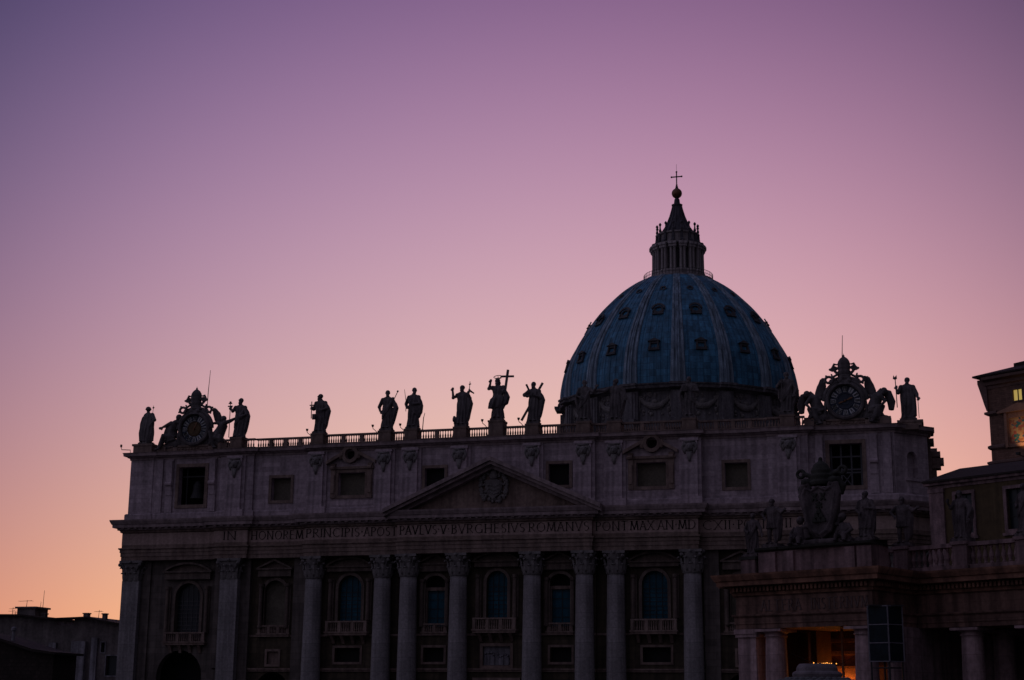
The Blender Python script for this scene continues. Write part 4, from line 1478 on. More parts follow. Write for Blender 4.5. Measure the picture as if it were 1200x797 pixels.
def s_halberd(m):
    robe(m, BODY, 15, amp=.08)
    robe(m, [(.3, .1, .1, .95, .7), (1.6, .1, .1, .98, .68), (3.0, .05, .1, .95, .58), (4.1, 0, .1, .88, .46), (4.45, 0, .1, .5, .38)], 3, 8, .07)
    head(m, .05, 5.12, turn=-.2, hair=1.05)
    arm(m, [(-.75, 0, 4.2), (-1.15, -.2, 3.5), (-1.35, -.35, 3.9)], (0, 0, 1), 1.1)
    arm(m, [(.75, 0, 4.2), (1.2, -.1, 3.2), (1.3, -.4, 2.7)])
    feet(m)

def rod(pts, r):
    return lambda q: q.tube(pts, r, 8)
def a_cross_staff(q):
    q.tube([(-1.4, -.35, 0), (-1.4, -.35, 5.0)], .06, 8)
    q.bar((-1.75, -.35, 4.45), (-1.05, -.35, 4.45), .16, .16).bar((-1.65, -.35, 4.85), (-1.15, -.35, 4.85), .14, .14)
    q.ball((-1.4, -.35, 5.0), .17, 8, 6).ball((-1.4, -.35, 4.1), .2, 8, 6)
def a_small_cross(q):
    q.tube([(-1.2, -.55, 1.9), (-1.2, -.55, 4.4)], .07, 8)
    q.bar((-1.5, -.55, 3.85), (-.9, -.55, 3.85), .15, .15)
def a_book(q):
    q.box(-.95, -.45, -.85, -.6, 1.7, 2.5)
def a_knob(q):
    q.tube([(.75, .1, 3.9), (1.45, .1, 5.35)], .06, 8).ball((1.45, .1, 5.4), .15, 8, 6)
def a_spear(q):
    q.tube([(-1.0, -.35, 2.2), (-1.0, -.35, 3.6), (-1.28, -.35, 5.35)], [.05, .05, .03], 8)
def a_reed(q):
    q.tube([(1.0, -.2, 2.0), (1.05, -.2, 4.6), (1.15, -.2, 6.0)], .05, 8)
    q.bar((.98, -.2, 5.6), (1.3, -.2, 5.66), .12, .12)
    q.tube([(1.0, -.2, 4.95), (1.3, -.25, 4.6), (1.75, -.2, 4.3)], [.1, .13, .09], 8)
def a_big_cross(q):
    q.bar((.75, .0, 1.8), (1.42, .0, 6.75), .30, .26)
    q.bar((.38, 0, 5.86), (2.25, 0, 5.80), .28, .24)
def a_halo(q):
    q.tube([(-.05 + .56 * cos(a), .05 + .35 * sin(a), 5.84 + .27 * sin(a)) for a in [2 * PI * i / 20 for i in range(20)]], .05, 6, True)
    for a in (0.3, 1.57, 2.8):
        q.bar((-.05, .1, 5.5), (-.05 + .5 * cos(a), .2, 5.62 + .3 * sin(a)), .09, .09)
def a_xcross(q):
    q.bar((-1.8, .25, .3), (1.18, .25, 5.42), .28, .26).bar((-1.2, .48, 5.35), (.8, .48, 1.0), .28, .24)
def a_halberd(q):
    q.tube([(-1.35, -.35, 1.5), (-1.45, -.35, 5.5)], .06, 8)
    q.plate([(-1.75, 5.35), (-1.45, 5.2), (-1.2, 5.35), (-1.25, 5.85), (-1.5, 5.55), (-1.65, 5.85)], -.4, -.3)
def a_stick(q):
    q.tube([(1.35, -.4, 0), (1.3, -.4, 3.0)], .04, 6).bar((1.0, -.4, 2.75), (1.6, -.4, 2.75), .06, .06)
def a_sword(q):
    q.bar((-.6, -.75, 1.0), (-.6, -.75, 4.6), .14, .08).bar((-.95, -.75, 4.0), (-.25, -.75, 4.0), .12, .1)
def a_star(q):
    q.tube([(.55, .3, 3.6), (.75, .3, 5.35)], .035, 6).ball((.75, .3, 5.42), (.16, .1, .16), 8, 6).bar((.75, .3, 5.2), (.75, .3, 5.75), .05, .05).bar((.5, .3, 5.42), (1.0, .3, 5.42), .05, .05)
def a_diag(q):
    q.bar((1.0, -.2, 4.4), (2.1, -.2, 1.9), .13, .13)

S = 'stone saint '
ZT = 45.62
sp = lambda x: (x, YB(x) + .05, ZT)
statue('statue', (-54.9, .35, 45.4), 5.35, 'cloaked stone saint with a round hat at the left corner of the roofline', s_hat, [('star_staff', M_IRON, a_star)], ROW, rot=-.3)
statue('statue', sp(-39.4), 5.75, 'stone saint holding a cross topped staff out sideways right of the left clock', s_staffleft, [('staff', M_STATUE, a_cross_staff)], ROW, plinth=(2.1, 1.9, .15))
statue('statue', sp(-26.55), 5.45, 'stone saint turned left with a small hand cross, alone on bare balustrade', s_turned, [('cross', M_STATUE, a_small_cross), ('book', M_STATUE, a_book)], ROW)
statue('statue', sp(-16.4), 5.5, 'stone saint with one hand on the hip and a knobbed staff behind the shoulder', s_akimbo, [('staff', M_STATUE, a_knob)], ROW)
statue('statue', sp(-12.3), 5.55, 'stone saint with a thin spear beside the shoulder, next to the knobbed staff', s_spear, [('spear', M_STATUE, a_spear)], ROW)
statue('statue', sp(-5.15), 5.6, 'stone baptist raising a bare arm, with a reed cross and a stump at the foot', s_baptist, [('reed_cross', M_STATUE, a_reed)], ROW)
statue('statue', (0, YB(0) + .05, 46.3), 5.6, 'taller haloed stone figure raising a hand and carrying a big cross', s_christ, [('cross', M_STATUE, a_big_cross), ('halo', M_IRON, a_halo)], ROW)
statue('statue', sp(5.15), 5.6, 'stone saint standing before a big diagonal X cross', s_andrew, [('x_cross', M_STATUE, a_xcross)], ROW)
statue('statue', sp(12.3), 5.5, 'stone saint reaching one arm up to the right before the left edge of the dome', s_reach, None, ROW)
statue('statue', sp(16.4), 5.6, 'stone saint stretching one arm straight out to the left before the dome', s_point, [('staff', M_STATUE, a_diag)], ROW)
statue('statue', sp(26.55), 5.45, 'stone saint holding a book to the chest, in front of the middle of the dome', s_book, None, ROW)
statue('statue', sp(39.4), 5.5, 'stone saint with an upright sword before the right edge of the dome', s_sword, [('sword', M_STATUE, a_sword)], ROW)
statue('statue', (54.75, 2.3, 44.75), 5.55, 'stone saint with a halberd at the right corner of the roofline', s_halberd, [('halberd', M_STATUE, a_halberd), ('stick', M_IRON, a_stick)], ROW, plinth=(2.2, 2.2, .4))

# ================================================================== CLOCKS
ROMAN = ['XII', 'I', 'II', 'III', 'IIII', 'V', 'VI', 'VII', 'VIII', 'IX', 'X', 'XI']
def ring(pr, n=48):                                   # lathe round the y axis: prof of (radius, y)
    m = MB().lathe([(r, y) for r, y in pr], n, cap=False)
    return MB().add(m, Matrix.Rotation(-PI / 2, 4, 'X'))
def key(m, s, y):
    """one crossed key: bow low on side s, bit high on the other side"""
    bx, bz = s * 2.0, 3.75
    m.tube([(bx + .48 * cos(a), y, bz + .42 * sin(a)) for a in [2 * PI * i / 14 for i in range(14)]], .19, 8, True)
    for a in range(4):
        m.ball((bx + .72 * cos(a * PI / 2 + .5), y, bz + .62 * sin(a * PI / 2 + .5)), .15, 7, 5)
    m.tube([(bx - s * .4, y, bz + .3), (-s * 1.3, y, 5.55)], .17, 8)
    for t_, l in ((0, .5), (.28, .55), (-.3, .35)):
        p = Vector((-s * 1.2, y, 5.4)) + Vector((-s * .75, 0, .55)) * t_
        m.bar(p, p + Vector((-s * .45, 0, -.5)) * l * 1.8, .24, .24)
        m.ball(p + Vector((-s * .5, 0, -.4)) * l * 1.6, .17, 6, 5)
def scrolls(m, s, y, seed):
    rnd = random.Random(seed)
    m.tube([(s * (2.1 + 1.0 * t), y, 2.4 - 3.3 * t + .5 * sin(t * 6)) for t in [i / 10 for i in range(11)]], [.45, .42, .38, .32, .28, .26, .28, .33, .38, .42, .4], 8)
    for i in range(9):
        a = i * .75
        m.ball((s * (2.75 + .5 * cos(a)), y, -.9 + .5 * sin(a) + .1 * i), .2 + .05 * rnd.random(), 7, 5)
    m.tube([(s * (1.3 + .55 * t), y, 3.3 + 2.0 * t - .9 * t * t) for t in [i / 8 for i in range(9)]], [.2, .25, .22, .18, .2, .24, .2, .16, .12], 7)
def clock(x, y, label, hands, dial2, grp):
    t = thing('tower_clock', (x, y, 44.95), label, 'clock', group=grp)
    Zc = 1.55
    up = Matrix.Translation((0, 0, Zc))
    body = MB()
    body.add(ring([(2.05, .5), (2.05, -.42), (2.2, -.55), (2.45, -.5), (2.55, -.3), (2.62, .5)]), up)
    for i in range(13):                               # heavy arch over the dial
        pass
    a_ = [(2.72 * cos(PI * i / 16), .1, Zc + .1 + 2.6 * sin(PI * i / 16)) for i in range(17)]
    body.tube(a_, .3, 8)
    body.plate([(-2.9, -.86), (2.9, -.86), (2.75, .35), (-2.75, .35)], .1, .9)
    body.add(MB().plate(circle(0, 0, 2.5, 40), .25, .7), up)
    body.build('clock_surround', M_STATUE, t)
    dl = MB().add(MB().plate(circle(0, 0, 2.06, 40), -.05, .3), up)
    d = dl.build('dial', M_DIAL, t)
    pl = MB()
    for i in range(12):
        a = PI / 2 - i * PI / 6
        w = .18
        q = [(r * cos(a + da), Zc + r * sin(a + da)) for r, da in ((1.22, -w), (1.92, -w * .92), (1.92, w * .92), (1.22, w))]
        pl.plate(q, -.1, -.04)
    pl.build('hour_plates', M_PLATE, d)
    nm = MB()
    for i in range(12):
        a = PI / 2 - i * PI / 6
        mt = Matrix.Translation((0, 0, Zc)) @ Matrix.Rotation(-(a - PI / 2), 4, 'Y') @ Matrix.Translation((0, 0, 1.28))
        g_ = MB()
        txt = ROMAN[i]
        wd = sum(GW[ch] * .6 for ch in txt) + .08 * (len(txt) - 1)
        k = min(1.0, .52 / (wd * .58))
        write(g_, txt, -wd * .58 * k / 2, wd * .58 * k / 2, 0, .56, -.12, gap=.16)
        nm.add(g_, mt)
    nm.build('numerals', M_LETTER, d)
    cb = MB().add(ring([(1.05, .0), (1.1, -.14), (1.0, -.16), (.95, -.1)]), up)
    cb.add(MB().plate(circle(0, 0, .92 if dial2 else .55, 28), -.13, -.06), up)
    cb.build('dial_centre', M_OLDGILT if dial2 else M_DIAL, d)
    if hands:
        hm = MB()
        for ang, l, w in hands:
            v = Vector((cos(R(ang)), 0, sin(R(ang))))
            c0 = Vector((0, -.2, Zc))
            hm.bar(c0 - v * .3, c0 + v * l, w, .05, (0, 1, 0))
            hm.ball(c0 + v * l * .7, (w * .9, .05, w * .9), 8, 5)
        hm.ball((0, -.2, Zc), .16, 8, 6)
        hm.build('clock_hands', M_GILT, t)
    cw = MB()                                         # tiara over crossed keys
    cw.lathe([(.68, 4.0), (.74, 4.3), (.66, 4.4), (.74, 4.55), (.82, 4.95), (.76, 5.0), (.82, 5.3), (.85, 5.4), (.8, 5.8), (.84, 5.9), (.72, 6.3), (.52, 6.6), (.28, 6.8), (.1, 6.88)], 16, (0, 0, -.05), sy=.85)
    cw.ball((0, 0, 6.92), .16, 8, 6).bar((0, 0, 6.9), (0, 0, 7.3), .09, .09)
    cw.lathe([(1.15, 2.95), (.95, 3.2), (.7, 3.6), (.85, 3.9), (.75, 4.1)], 14, (0, 0, 0), sy=.8)
    for s in (-1, 1):
        cw.tube([(s * .7, 0, 4.3), (s * 1.15, .1, 4.9), (s * 1.5, .1, 5.4), (s * 1.25, .1, 5.9), (s * .9, .1, 5.8)], [.16, .2, .2, .18, .12], 7)
        cw.tube([(s * .7, 0, 4.0), (s * 1.1, .1, 3.9), (s * 1.35, .1, 3.2)], [.2, .24, .18], 7)
        cw.ball((s * .55, -.4, 3.5), (.35, .3, .35), 8, 6)
        for q in range(7):                            # ribbons and leaves curling round the tiara
            a = q * .9
            cw.ball((s * (1.55 + .42 * cos(a)), .1, 3.5 + .42 * sin(a) - .1 * q), .17, 7, 5)
        cw.tube([(s * (1.05 + .12 * i), .05, 2.6 + .35 * i + .25 * sin(i * 1.7)) for i in range(7)], [.2, .18, .14, .16, .14, .12, .09], 6)
    remesh(cw, 'tiara', M_STATUE, .06, t)
    for s in (-1, 1):
        kk = MB()
        key(kk, s, .15 * s)
        remesh(kk, 'crossed_key', M_STATUE, .06, t)
    for s in (-1, 1):
        kk = MB()
        scrolls(kk, s, .2, 4 + s)
        remesh(kk, 'scroll', M_STATUE, .07, t)
    for ch in t.children:
        ch.location.z += 1.5 if ch.name.startswith(('tiara', 'crossed_key')) else .85
    return t
CY = -.35
clock(-46.75, CY, 'left one of the two rooftop clocks, dark dial with a gilded centre', [(68, 1.0, .12)], True, 'carved clocks on the basilica roofline')
clock(46.9, CY, 'right one of the two rooftop clocks, pale hour plates and two gilded hands', [(24, 1.0, .17), (200, .9, .13)], False, 'carved clocks on the basilica roofline')

# angels leaning on the clocks; local x: towards the clock is -x for s=+1
def angel(name, loc, s, pose, label):
    t = thing(name, loc, label, 'angel statue', 0, 'winged stone angels beside the clocks')
    m = MB()
    def P(x, y, z):
        return (s * x, y, z)
    if pose == 'seated':                              # seated, legs hanging, arm on the clock
        pts = [(1.0, 0, .55), (1.15, .0, 1.4), (.75, 0, 2.3), (.55, 0, 2.75)]
        m.tube([P(*p) for p in pts], [.78, .66, .62, .3], 16)
        hd = (.35, -.05, 3.15)
        for dy, k in ((-.45, 0), (.1, .35)):
            m.tube([P(1.0, dy, .55), P(1.95 + k, dy - .25, .65), P(2.25 + k, dy - .3, -.3), P(2.5 + k, dy - .35, -.9)], [.5, .42, .3, .18], 12)
            m.ball(P(2.65 + k, dy - .5, -.98), (.3, .25, .14), 8, 6)
        arms_ = [[(.55, -.45, 2.5), (-.1, -.4, 2.35), (-.6, -.3, 2.0)], [(1.0, -.4, 2.4), (1.75, -.4, 2.1), (2.3, -.4, 1.9)]]
        wing = [(1.1, .45, 2.5), (1.6, .6, 2.2), (2.0, .7, 1.3), (2.1, .7, .6)]
    elif pose == 'stretch':                           # reclining away, one arm held far out
        pts = [(.9, 0, .5), (1.3, 0, 1.2), (1.65, 0, 1.95), (1.75, 0, 2.35)]
        m.tube([P(*p) for p in pts], [.8, .66, .58, .3], 16)
        hd = (1.7, -.1, 2.7)
        for dy, k in ((-.4, 0), (.15, .3)):
            m.tube([P(.9, dy, .5), P(.3 - k, dy - .3, .9), P(.55 - k, dy - .35, -.2), P(.9 - k, dy - .4, -.95)], [.5, .42, .3, .18], 12)
            m.ball(P(1.05 - k, dy - .55, -1.0), (.3, .25, .14), 8, 6)
        arms_ = [[(1.8, -.3, 2.1), (2.7, -.3, 2.35), (3.6, -.3, 2.75)], [(1.4, .3, 2.0), (.7, .2, 2.3), (.1, 0, 2.2)]]
        wing = [(1.0, .5, 1.9), (.7, .6, 2.7), (.3, .65, 3.6), (-.1, .6, 4.3)]
    else:                                             # bent forward with a wing upright
        pts = [(.9, 0, .4), (1.2, 0, 1.3), (1.55, -.05, 2.0), (1.85, -.1, 2.25)]
        m.tube([P(*p) for p in pts], [.8, .68, .6, .3], 16)
        hd = (2.25, -.15, 2.5)
        for dy, k in ((-.4, 0), (.15, .35)):
            m.tube([P(.9, dy, .4), P(1.6 + k, dy - .3, .6), P(1.2 + k, dy - .35, -.3), P(.8 + k, dy - .4, -.95)], [.52, .44, .3, .18], 12)
            m.ball(P(.7 + k, dy - .55, -1.0), (.3, .25, .14), 8, 6)
        arms_ = [[(1.7, -.45, 2.0), (2.3, -.5, 1.3), (1.8, -.7, .7)], [(1.3, .3, 1.9), (.7, .1, 2.0), (.2, 0, 1.9)]]
        m.tube([P(1.2, .35, 1.9), P(1.9, .5, 2.55), P(2.6, .55, 2.3), P(2.95, .5, 1.3), P(2.9, .45, .4)], [.35, .45, .5, .48, .3], 12)
        wing = [(1.0, .4, 1.9), (.75, .45, 2.7), (.55, .45, 3.5), (.35, .4, 4.4)]
    for a in arms_:
        m.tube([P(*p) for p in a], [.32, .24, .14], 10)
        d_ = Vector(P(*a[2])) - Vector(P(*a[1]))
        hand(m, P(*a[2]), d_)
    m.ball(P(*hd), (.31, .34, .4), 12, 10)
    m.ball(P(hd[0] - .04, hd[1] + .08, hd[2] + .08), (.38, .38, .36), 12, 8)
    m.tube([P(hd[0], hd[1] - .3, hd[2] + .08), P(hd[0], hd[1] - .4, hd[2] - .08)], [.05, .08], 6)
    m.tube([P(*pts[-1]), P(*hd)], .2, 8)
    rnd = random.Random(len(label))
    for i in range(9):                                # crumpled drapery over the lap and seat
        a = rnd.uniform(0, 1)
        m.tube([P(.3 + a, -.6, .1 + rnd.uniform(0, .5)), P(.9 + a * .8, -.75, .3 + rnd.uniform(-.2, .4)), P(1.5 + a * .6, -.6, -.1 + rnd.uniform(-.5, .4))], [.16, .2, .12], 6)
    m.ball(P(.9, .1, -.25), (1.25, .75, .7), 14, 8)
    m.ball(P(1.7, .1, -.6), (1.2, .7, .45), 12, 8)
    AS = 1.16
    for v in m.v:
        v *= AS
    remesh(m, 'figure', M_STATUE, .065, t)
    w = MB()
    rings = []
    n = len(wing)
    for i, p in enumerate(wing):
        k = (.30, .62, .55, .12)[i] if pose != 'seated' else (.3, .8, .75, .25)[i]
        rings.append([P(p[0] + k * cos(a), p[1] + .16 * sin(a), p[2] + .12 * sin(2 * a)) for a in [2 * PI * j / 14 for j in range(14)]])
    w.loft(rings)
    for i in range(5):
        f_ = .3 + .12 * i
        a, b = Vector(wing[2]), Vector(wing[3])
        o = Vector(((i - 2) * .17, 0, 0))
        w.tube([P(*(a + o)), P(*(a + (b - a) * (1.05 - .12 * abs(i - 2.5)) + o * .8))], [.14, .07], 6)
    for v in w.v:
        v *= AS
    remesh(w, 'wing', M_STATUE, .07, t)
    return t
angel('angel_statue', (-49.3, .1, 45.6), -1, 'seated', 'winged stone angel seated on the left side of the left clock')
angel('angel_statue', (-44.3, .1, 45.6), 1, 'stretch', 'winged stone angel right of the left clock stretching an arm towards the next saint')
angel('angel_statue', (44.5, .1, 45.6), -1, 'bent', 'winged stone angel left of the right clock, bent down with one wing upright')
angel('angel_statue', (49.3, .1, 45.6), 1, 'bent', 'winged stone angel right of the right clock, reclining with one wing upright')

# lightning rods and small floodlights on the balustrade
for x, y, z0, h, lb in ((-45.7, 1.0, 44.9, 11.5, 'tall thin lightning rod behind the left clock'), (46.5, 1.0, 44.9, 11.6, 'tall thin lightning rod behind the right clock'), (-11.0, -1.6, 45.5, 2.5, 'short thin rod on the balustrade right of the saint with the thin spear')):
    k = MB().tube([(0, 0, 0), (.12, 0, h * .7), (.3, 0, h)], [.07, .06, .035], 6).box(-.12, .12, -.12, .12, 0, .15)
    o = k.build('lightning_rod', M_IRON)
    o.location = (x, y, z0)
    tag(o, lb, 'lightning rod', 'rods on the basilica roofline')
for x, lb in ((-17.8, 'small floodlight arm at the feet of the saint with a hand on the hip'), (-13.7, 'small floodlight arm at the feet of the saint with the thin spear'), (-1.5, 'small floodlight arm beside the pedestal of the figure with the big cross'), (3.7, 'small floodlight arm at the feet of the saint with the X cross'), (-28.2, 'small floodlight arm at the feet of the saint turned to the left')):
    t = thing('floodlight', (x, YB(x) - .1, 45.5), lb, 'floodlight', 0, 'small floodlights along the balustrade')
    MB().tube([(0, 0, 0), (-.25, -.1, .3), (-.55, -.2, .55), (-.6, -.2, .85)], .05, 6).build('bracket', M_IRON, t)
    MB().lathe([(.08, .75), (.17, .9), (.2, 1.1), (.05, 1.12)], 8, (-.6, -.2, 0)).build('lamp_head', M_IRON, t)
t = thing('bracket_lamp', (-56.9, -.6, 44.05), 'small lamp on a horizontal arm at the left end of the attic cornice', 'floodlight')
MB().tube([(0, 0, 0), (0, 0, .5), (-1.3, -.3, .55), (-1.4, -.3, 1.0)], .06, 6).build('bracket', M_IRON, t)
MB().lathe([(.1, .9), (.16, 1.0), (.16, 1.3), (.05, 1.33)], 8, (-1.4, -.3, 0)).build('lamp_head', M_IRON, t)

# ================================================================== COLONNADE (right foreground)
CO = thing('colonnade', (42.08, -76.8, GZ), 'travertine colonnade pavilion with a dentilled cornice and a warm lit passage', 'colonnade', R(-27))
def tuscan(h, r):
    m = MB()
    m.box(-r * 1.35, r * 1.35, -r * 1.35, r * 1.35, 0, .35)
    m.lathe([(r * 1.3, .35), (r * 1.32, .55), (r * 1.1, .75), (r * 1.02, .95)], 24)
    m.lathe([(r * (1.0 - .17 * (k / 10) ** 1.7), .95 + (h - 1.55) * k / 10) for k in range(11)], 24)
    m.lathe([(r * .83, h - .62), (r * .95, h - .58), (r * .95, h - .5), (r * .86, h - .48), (r * .86, h - .36), (r * 1.12, h - .2)], 24)
    m.box(-r * 1.22, r * 1.22, -r * 1.22, r * 1.22, h - .2, h)
    return m
def colonnade_order(parent, path, x_cols, y_cols, pave=None):
    ZE = 11.15
    e = MB().sweep(path, [(-1.5, ZE), (.05, ZE), (.05, ZE + .35), (.12, ZE + .37), (.12, ZE + .85), (.28, ZE + 1.0), (.28, ZE + 1.12), (0, ZE + 1.16), (0, ZE + 2.5), (.15, ZE + 2.6), (-1.5, ZE + 2.6)])
    ent = e.build('entablature', M_COLENT, parent)
    c = MB().sweep(path, [(-1.5, 13.76), (.2, 13.76), (.22, 14.0), (.35, 14.02), (.35, 14.4), (.45, 14.45), (1.1, 14.5), (1.12, 14.85), (1.25, 14.9), (1.42, 15.25), (1.45, 15.4), (-1.5, 15.5)])
    for (x0, y0), (x1, y1) in zip(path, path[1:]):
        d = Vector((x1 - x0, y1 - y0))
        if d.length < 1:
            continue
        t = d.normalized()
        n = Vector((t.y, -t.x))
        k = max(1, int(d.length / .36))
        for i in range(k):
            p = Vector((x0, y0)) + d * ((i + .5) / k)
            a, b = p + n * .3, p + n * .62
            c.bar((a.x, a.y, 14.22), (b.x, b.y, 14.22), .2, .34)
    c.build('cornice', M_COLCORN, parent)
    return ent
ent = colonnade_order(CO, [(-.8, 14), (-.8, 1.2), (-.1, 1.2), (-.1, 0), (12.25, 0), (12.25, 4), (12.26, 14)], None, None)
cm = tuscan(11.1, .98)
first = None
for x, y in ((2.9, 1.05), (10.95, 1.05)):
    if first is None:
        first = cm.build('column', M_COLON, CO, smooth=False, loc=(x, y, 0))
    else:
        dup(first, loc=(x, y, 0), parent=CO)
pr = MB().box(-.1, 1.6, .15, 2.0, 0, 10.5).box(-.25, 1.75, 0, 2.1, 10.5, 10.75).box(-.35, 1.85, -.08, 2.1, 10.75, 11.13).box(-.2, 1.7, .05, 2.1, 0, 1.0)
pr.box(-.7, -.1, 1.4, 2.6, 0, 11.13)
pr.build('pier', M_COLON, CO)
M_FADED = material('faded_letters', (0.13, 0.09, 0.085), bump=0)
for wd, a, b in (('ALTERA', 2.3, 6.0), ('INSTERNVM', 6.9, 11.9)):
    t = MB()
    write(t, wd, a, b, 12.5, .85, -.02, .2)
    t.build('lettering', M_FADED, ent)
# roof slab and inner walls
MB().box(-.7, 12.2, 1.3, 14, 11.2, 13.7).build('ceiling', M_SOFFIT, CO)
iw = MB()
iw.plate([(-.7, 0), (12.2, 0), (12.2, 11.19), (-.7, 11.19)], 8.2, 8.8)
iw.box(3.2, 12.2, 7.9, 8.2, 9.3, 9.6).box(3.2, 12.2, 7.8, 8.2, 10.3, 10.6).box(3.9, 12.2, 8.0, 8.2, 8.2, 8.4)
MB().box(3.3, 3.85, 5.5, 7.75, 0, 11.15).build('light_baffle', M_SOFFIT, CO)  # added baffle, keeps the lamp's light off the left of the passage
MB().box(1.45, 1.7, 2.2, 7.75, 0, 11.15).build('light_baffle', M_SOFFIT, CO)  # added screen, hides lamplit wall behind the gap beside the column
iw.box(7.6, 7.75, 3.0, 3.15, 0, 11.15)
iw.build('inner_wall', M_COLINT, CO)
MB().box(12.0, 12.5, 2.2, 14, 0, 11.19).build('side_wall', M_COLON, CO)
# attic wall with its coping
aw = MB()
aw.box(.1, 1.5, .5, 2.5, 15.45, 16.7).box(1.6, 12.0, .9, 3.2, 15.45, 17.3)
for x0, x1 in ((1.7, 3.3), (4.1, 5.0), (9.6, 10.5), (10.7, 11.95)):
    aw.box(x0, x1, .65, .9, 15.5, 17.2)
aw.build('attic_wall', M_PINKST, CO)
cp = MB().box(0, 1.6, .4, 2.6, 16.7, 16.95)
cp.sweep([(1.5, .6), (3.4, .6), (3.4, .75), (5, .7), (6.5, .45), (8.2, .45), (9.7, .7), (10.5, .75), (10.5, .55), (12.1, .55)], [(-2.4, 17.3), (0, 17.3), (.18, 17.38), (.22, 17.55), (0, 17.6), (-2.4, 17.75)])
cp.build('coping', M_MOSS, CO)
# warm lamp inside the passage
ld = bpy.data.lights.new('passage_lamp', 'POINT')
ld.energy = 280
ld.color = (1.0, 0.34, 0.06)
ld.shadow_soft_size = .25
lo = bpy.data.objects.new('passage_lamp', ld)
COL.objects.link(lo)
lo.parent = CO
lo.location = (4.85, 7.7, 6.5)
MB().lathe([(.05, 0), (.3, .1), (.34, .6), (.1, .8)], 10, (4.85, 7.7, 5.35)).tube([(4.85, 7.7, 5.4), (4.85, 7.95, 5.2), (4.85, 8.25, 5.25)], .06, 6).build('passage_lantern', M_WARMGLOW, CO)
# invented row of glowing dots, standing for backlit drops on the fountain top
ls = thing('glow_dots', (42.08, -76.8, GZ), 'row of tiny glowing dots added for backlit water drops above the fountain top', 'glowing dots', R(-27))
MB().tube([(3.6, 2.0, 9.3), (5.5, 2.0, 8.5), (6.6, 2.0, 8.42), (8.2, 2.0, 8.38), (10.0, 2.0, 9.3)], .02, 5).build('dot_wire', M_IRON, ls)
first = None
rnd = random.Random(8)
for i in range(11):
    p = (5.75 + .2 * i + rnd.uniform(-.06, .06), 1.98, 8.44 + rnd.uniform(-.05, .05))
    if i in (1, 9):
        continue
    if first is None:
        first = MB().ball((0, 0, 0), .045, 8, 6).build('glow_dot', M_WARMGLOW, ls, loc=p)
    else:
        dup(first, loc=p, parent=ls)

# ------------- wing to the right
WG = thing('colonnade', (54.53, -75.5, GZ), 'long travertine colonnade wing with a baluster parapet along the right edge', 'colonnade', R(-33))
colonnade_order(WG, [(-2.2, 12), (-2.2, 0), (30, 0), (30, 12)], None, None)
first = None
for y in (1.05, 5.5, 10.0):
    for x in (.4, 5.97, 11.5, 17.0, 22.5, 28.0):
        if first is None:
            first = cm.build('column', M_COLON, WG, loc=(x, y, 0))
        else:
            dup(first, loc=(x, y, 0), parent=WG)
MB().box(-2.0, 29.9, 1.4, 12, 11.2, 13.7).build('ceiling', M_COLINT, WG)
MB().plate([(-2, 0), (30, 0), (30, 11.19), (-2, 11.19)], 11.4, 12).build('back_wall', M_COLON, WG)
px = (.3, 5.7, 11.15, 16.6, 22.1)
first = None
for x in px:
    if first is None:
        first = MB().box(-.62, .62, -.5, .7, 15.45, 17.55).box(-.75, .75, -.62, .8, 15.45, 15.85).box(-.75, .75, -.65, .85, 17.45, 17.7).build('pedestal', M_PINKST, WG, loc=(x, .9, 0))
    else:
        dup(first, loc=(x, .9, 0), parent=WG)
for a, b in zip((-2.0,) + px, px + (29,)):
    m = MB()
    x0, x1 = a + (.62 if a > -2 else 0), b - (.62 if b < 29 else 0)
    if x1 - x0 < .5:
        continue
    m.box(x0, x1, .55, 1.25, 15.45, 15.9).box(x0, x1, .52, 1.3, 17.3, 17.6)
    k = int((x1 - x0) / .52)
    for j in range(k):
        m.lathe([(.14, 15.9), (.15, 16.0), (.1, 16.1), (.2, 16.45), (.17, 16.65), (.08, 17.0), (.14, 17.2), (.14, 17.3)], 10, (x0 + (x1 - x0) * (j + .5) / k, .9, 0), cap=False)
    m.build('balustrade', M_PINKST, WG)

# statues on the colonnade
def on(t0, ang, x, y, z):
    a = R(ang)
    return (t0[0] + x * cos(a) - y * sin(a), t0[1] + x * sin(a) + y * cos(a), GZ + z)
CP, WP = (42.08, -76.8), (54.53, -75.5)
GS = 'stone statues standing on the colonnade'
def c_woman(m):
    robe(m, BODY, 21, amp=.1)
    cloak(m, -1, 3, bulge=.3)
    sash(m, 2)
    head(m, .05, 5.15, turn=.5, beard=False, hair=1.05)
    arm(m, [(-.7, 0, 4.2), (-1.1, -.2, 3.3), (-.6, -.6, 3.0)])
    arm(m, [(.7, 0, 4.2), (1.2, 0, 3.4), (1.5, -.2, 2.7)])
    feet(m)
def c_soldier(m):
    robe(m, [(1.9, 0, 0, .85, .6), (2.6, 0, 0, .75, .55), (3.3, 0, 0, .66, .46), (3.9, 0, 0, .8, .48), (4.3, 0, .02, .84, .42), (4.52, 0, .03, .6, .36), (4.66, 0, .03, .28, .26)], 22, 14, .08)
    for s in (-1, 1):
        m.tube([(s * .36, 0, 2.2), (s * .42, -.1, 1.2), (s * .45, 0, .1)], [.36, .27, .2], 12)
    cloak(m, 1, 6, bulge=.3)
    head(m, 0, 5.15, turn=.2, hair=1.1)
    arm(m, [(-.72, 0, 4.2), (-1.4, 0, 3.7), (-.9, -.4, 3.2)])
    arm(m, [(.72, 0, 4.2), (1.35, 0, 3.8), (1.9, -.3, 4.0)])
    feet(m)
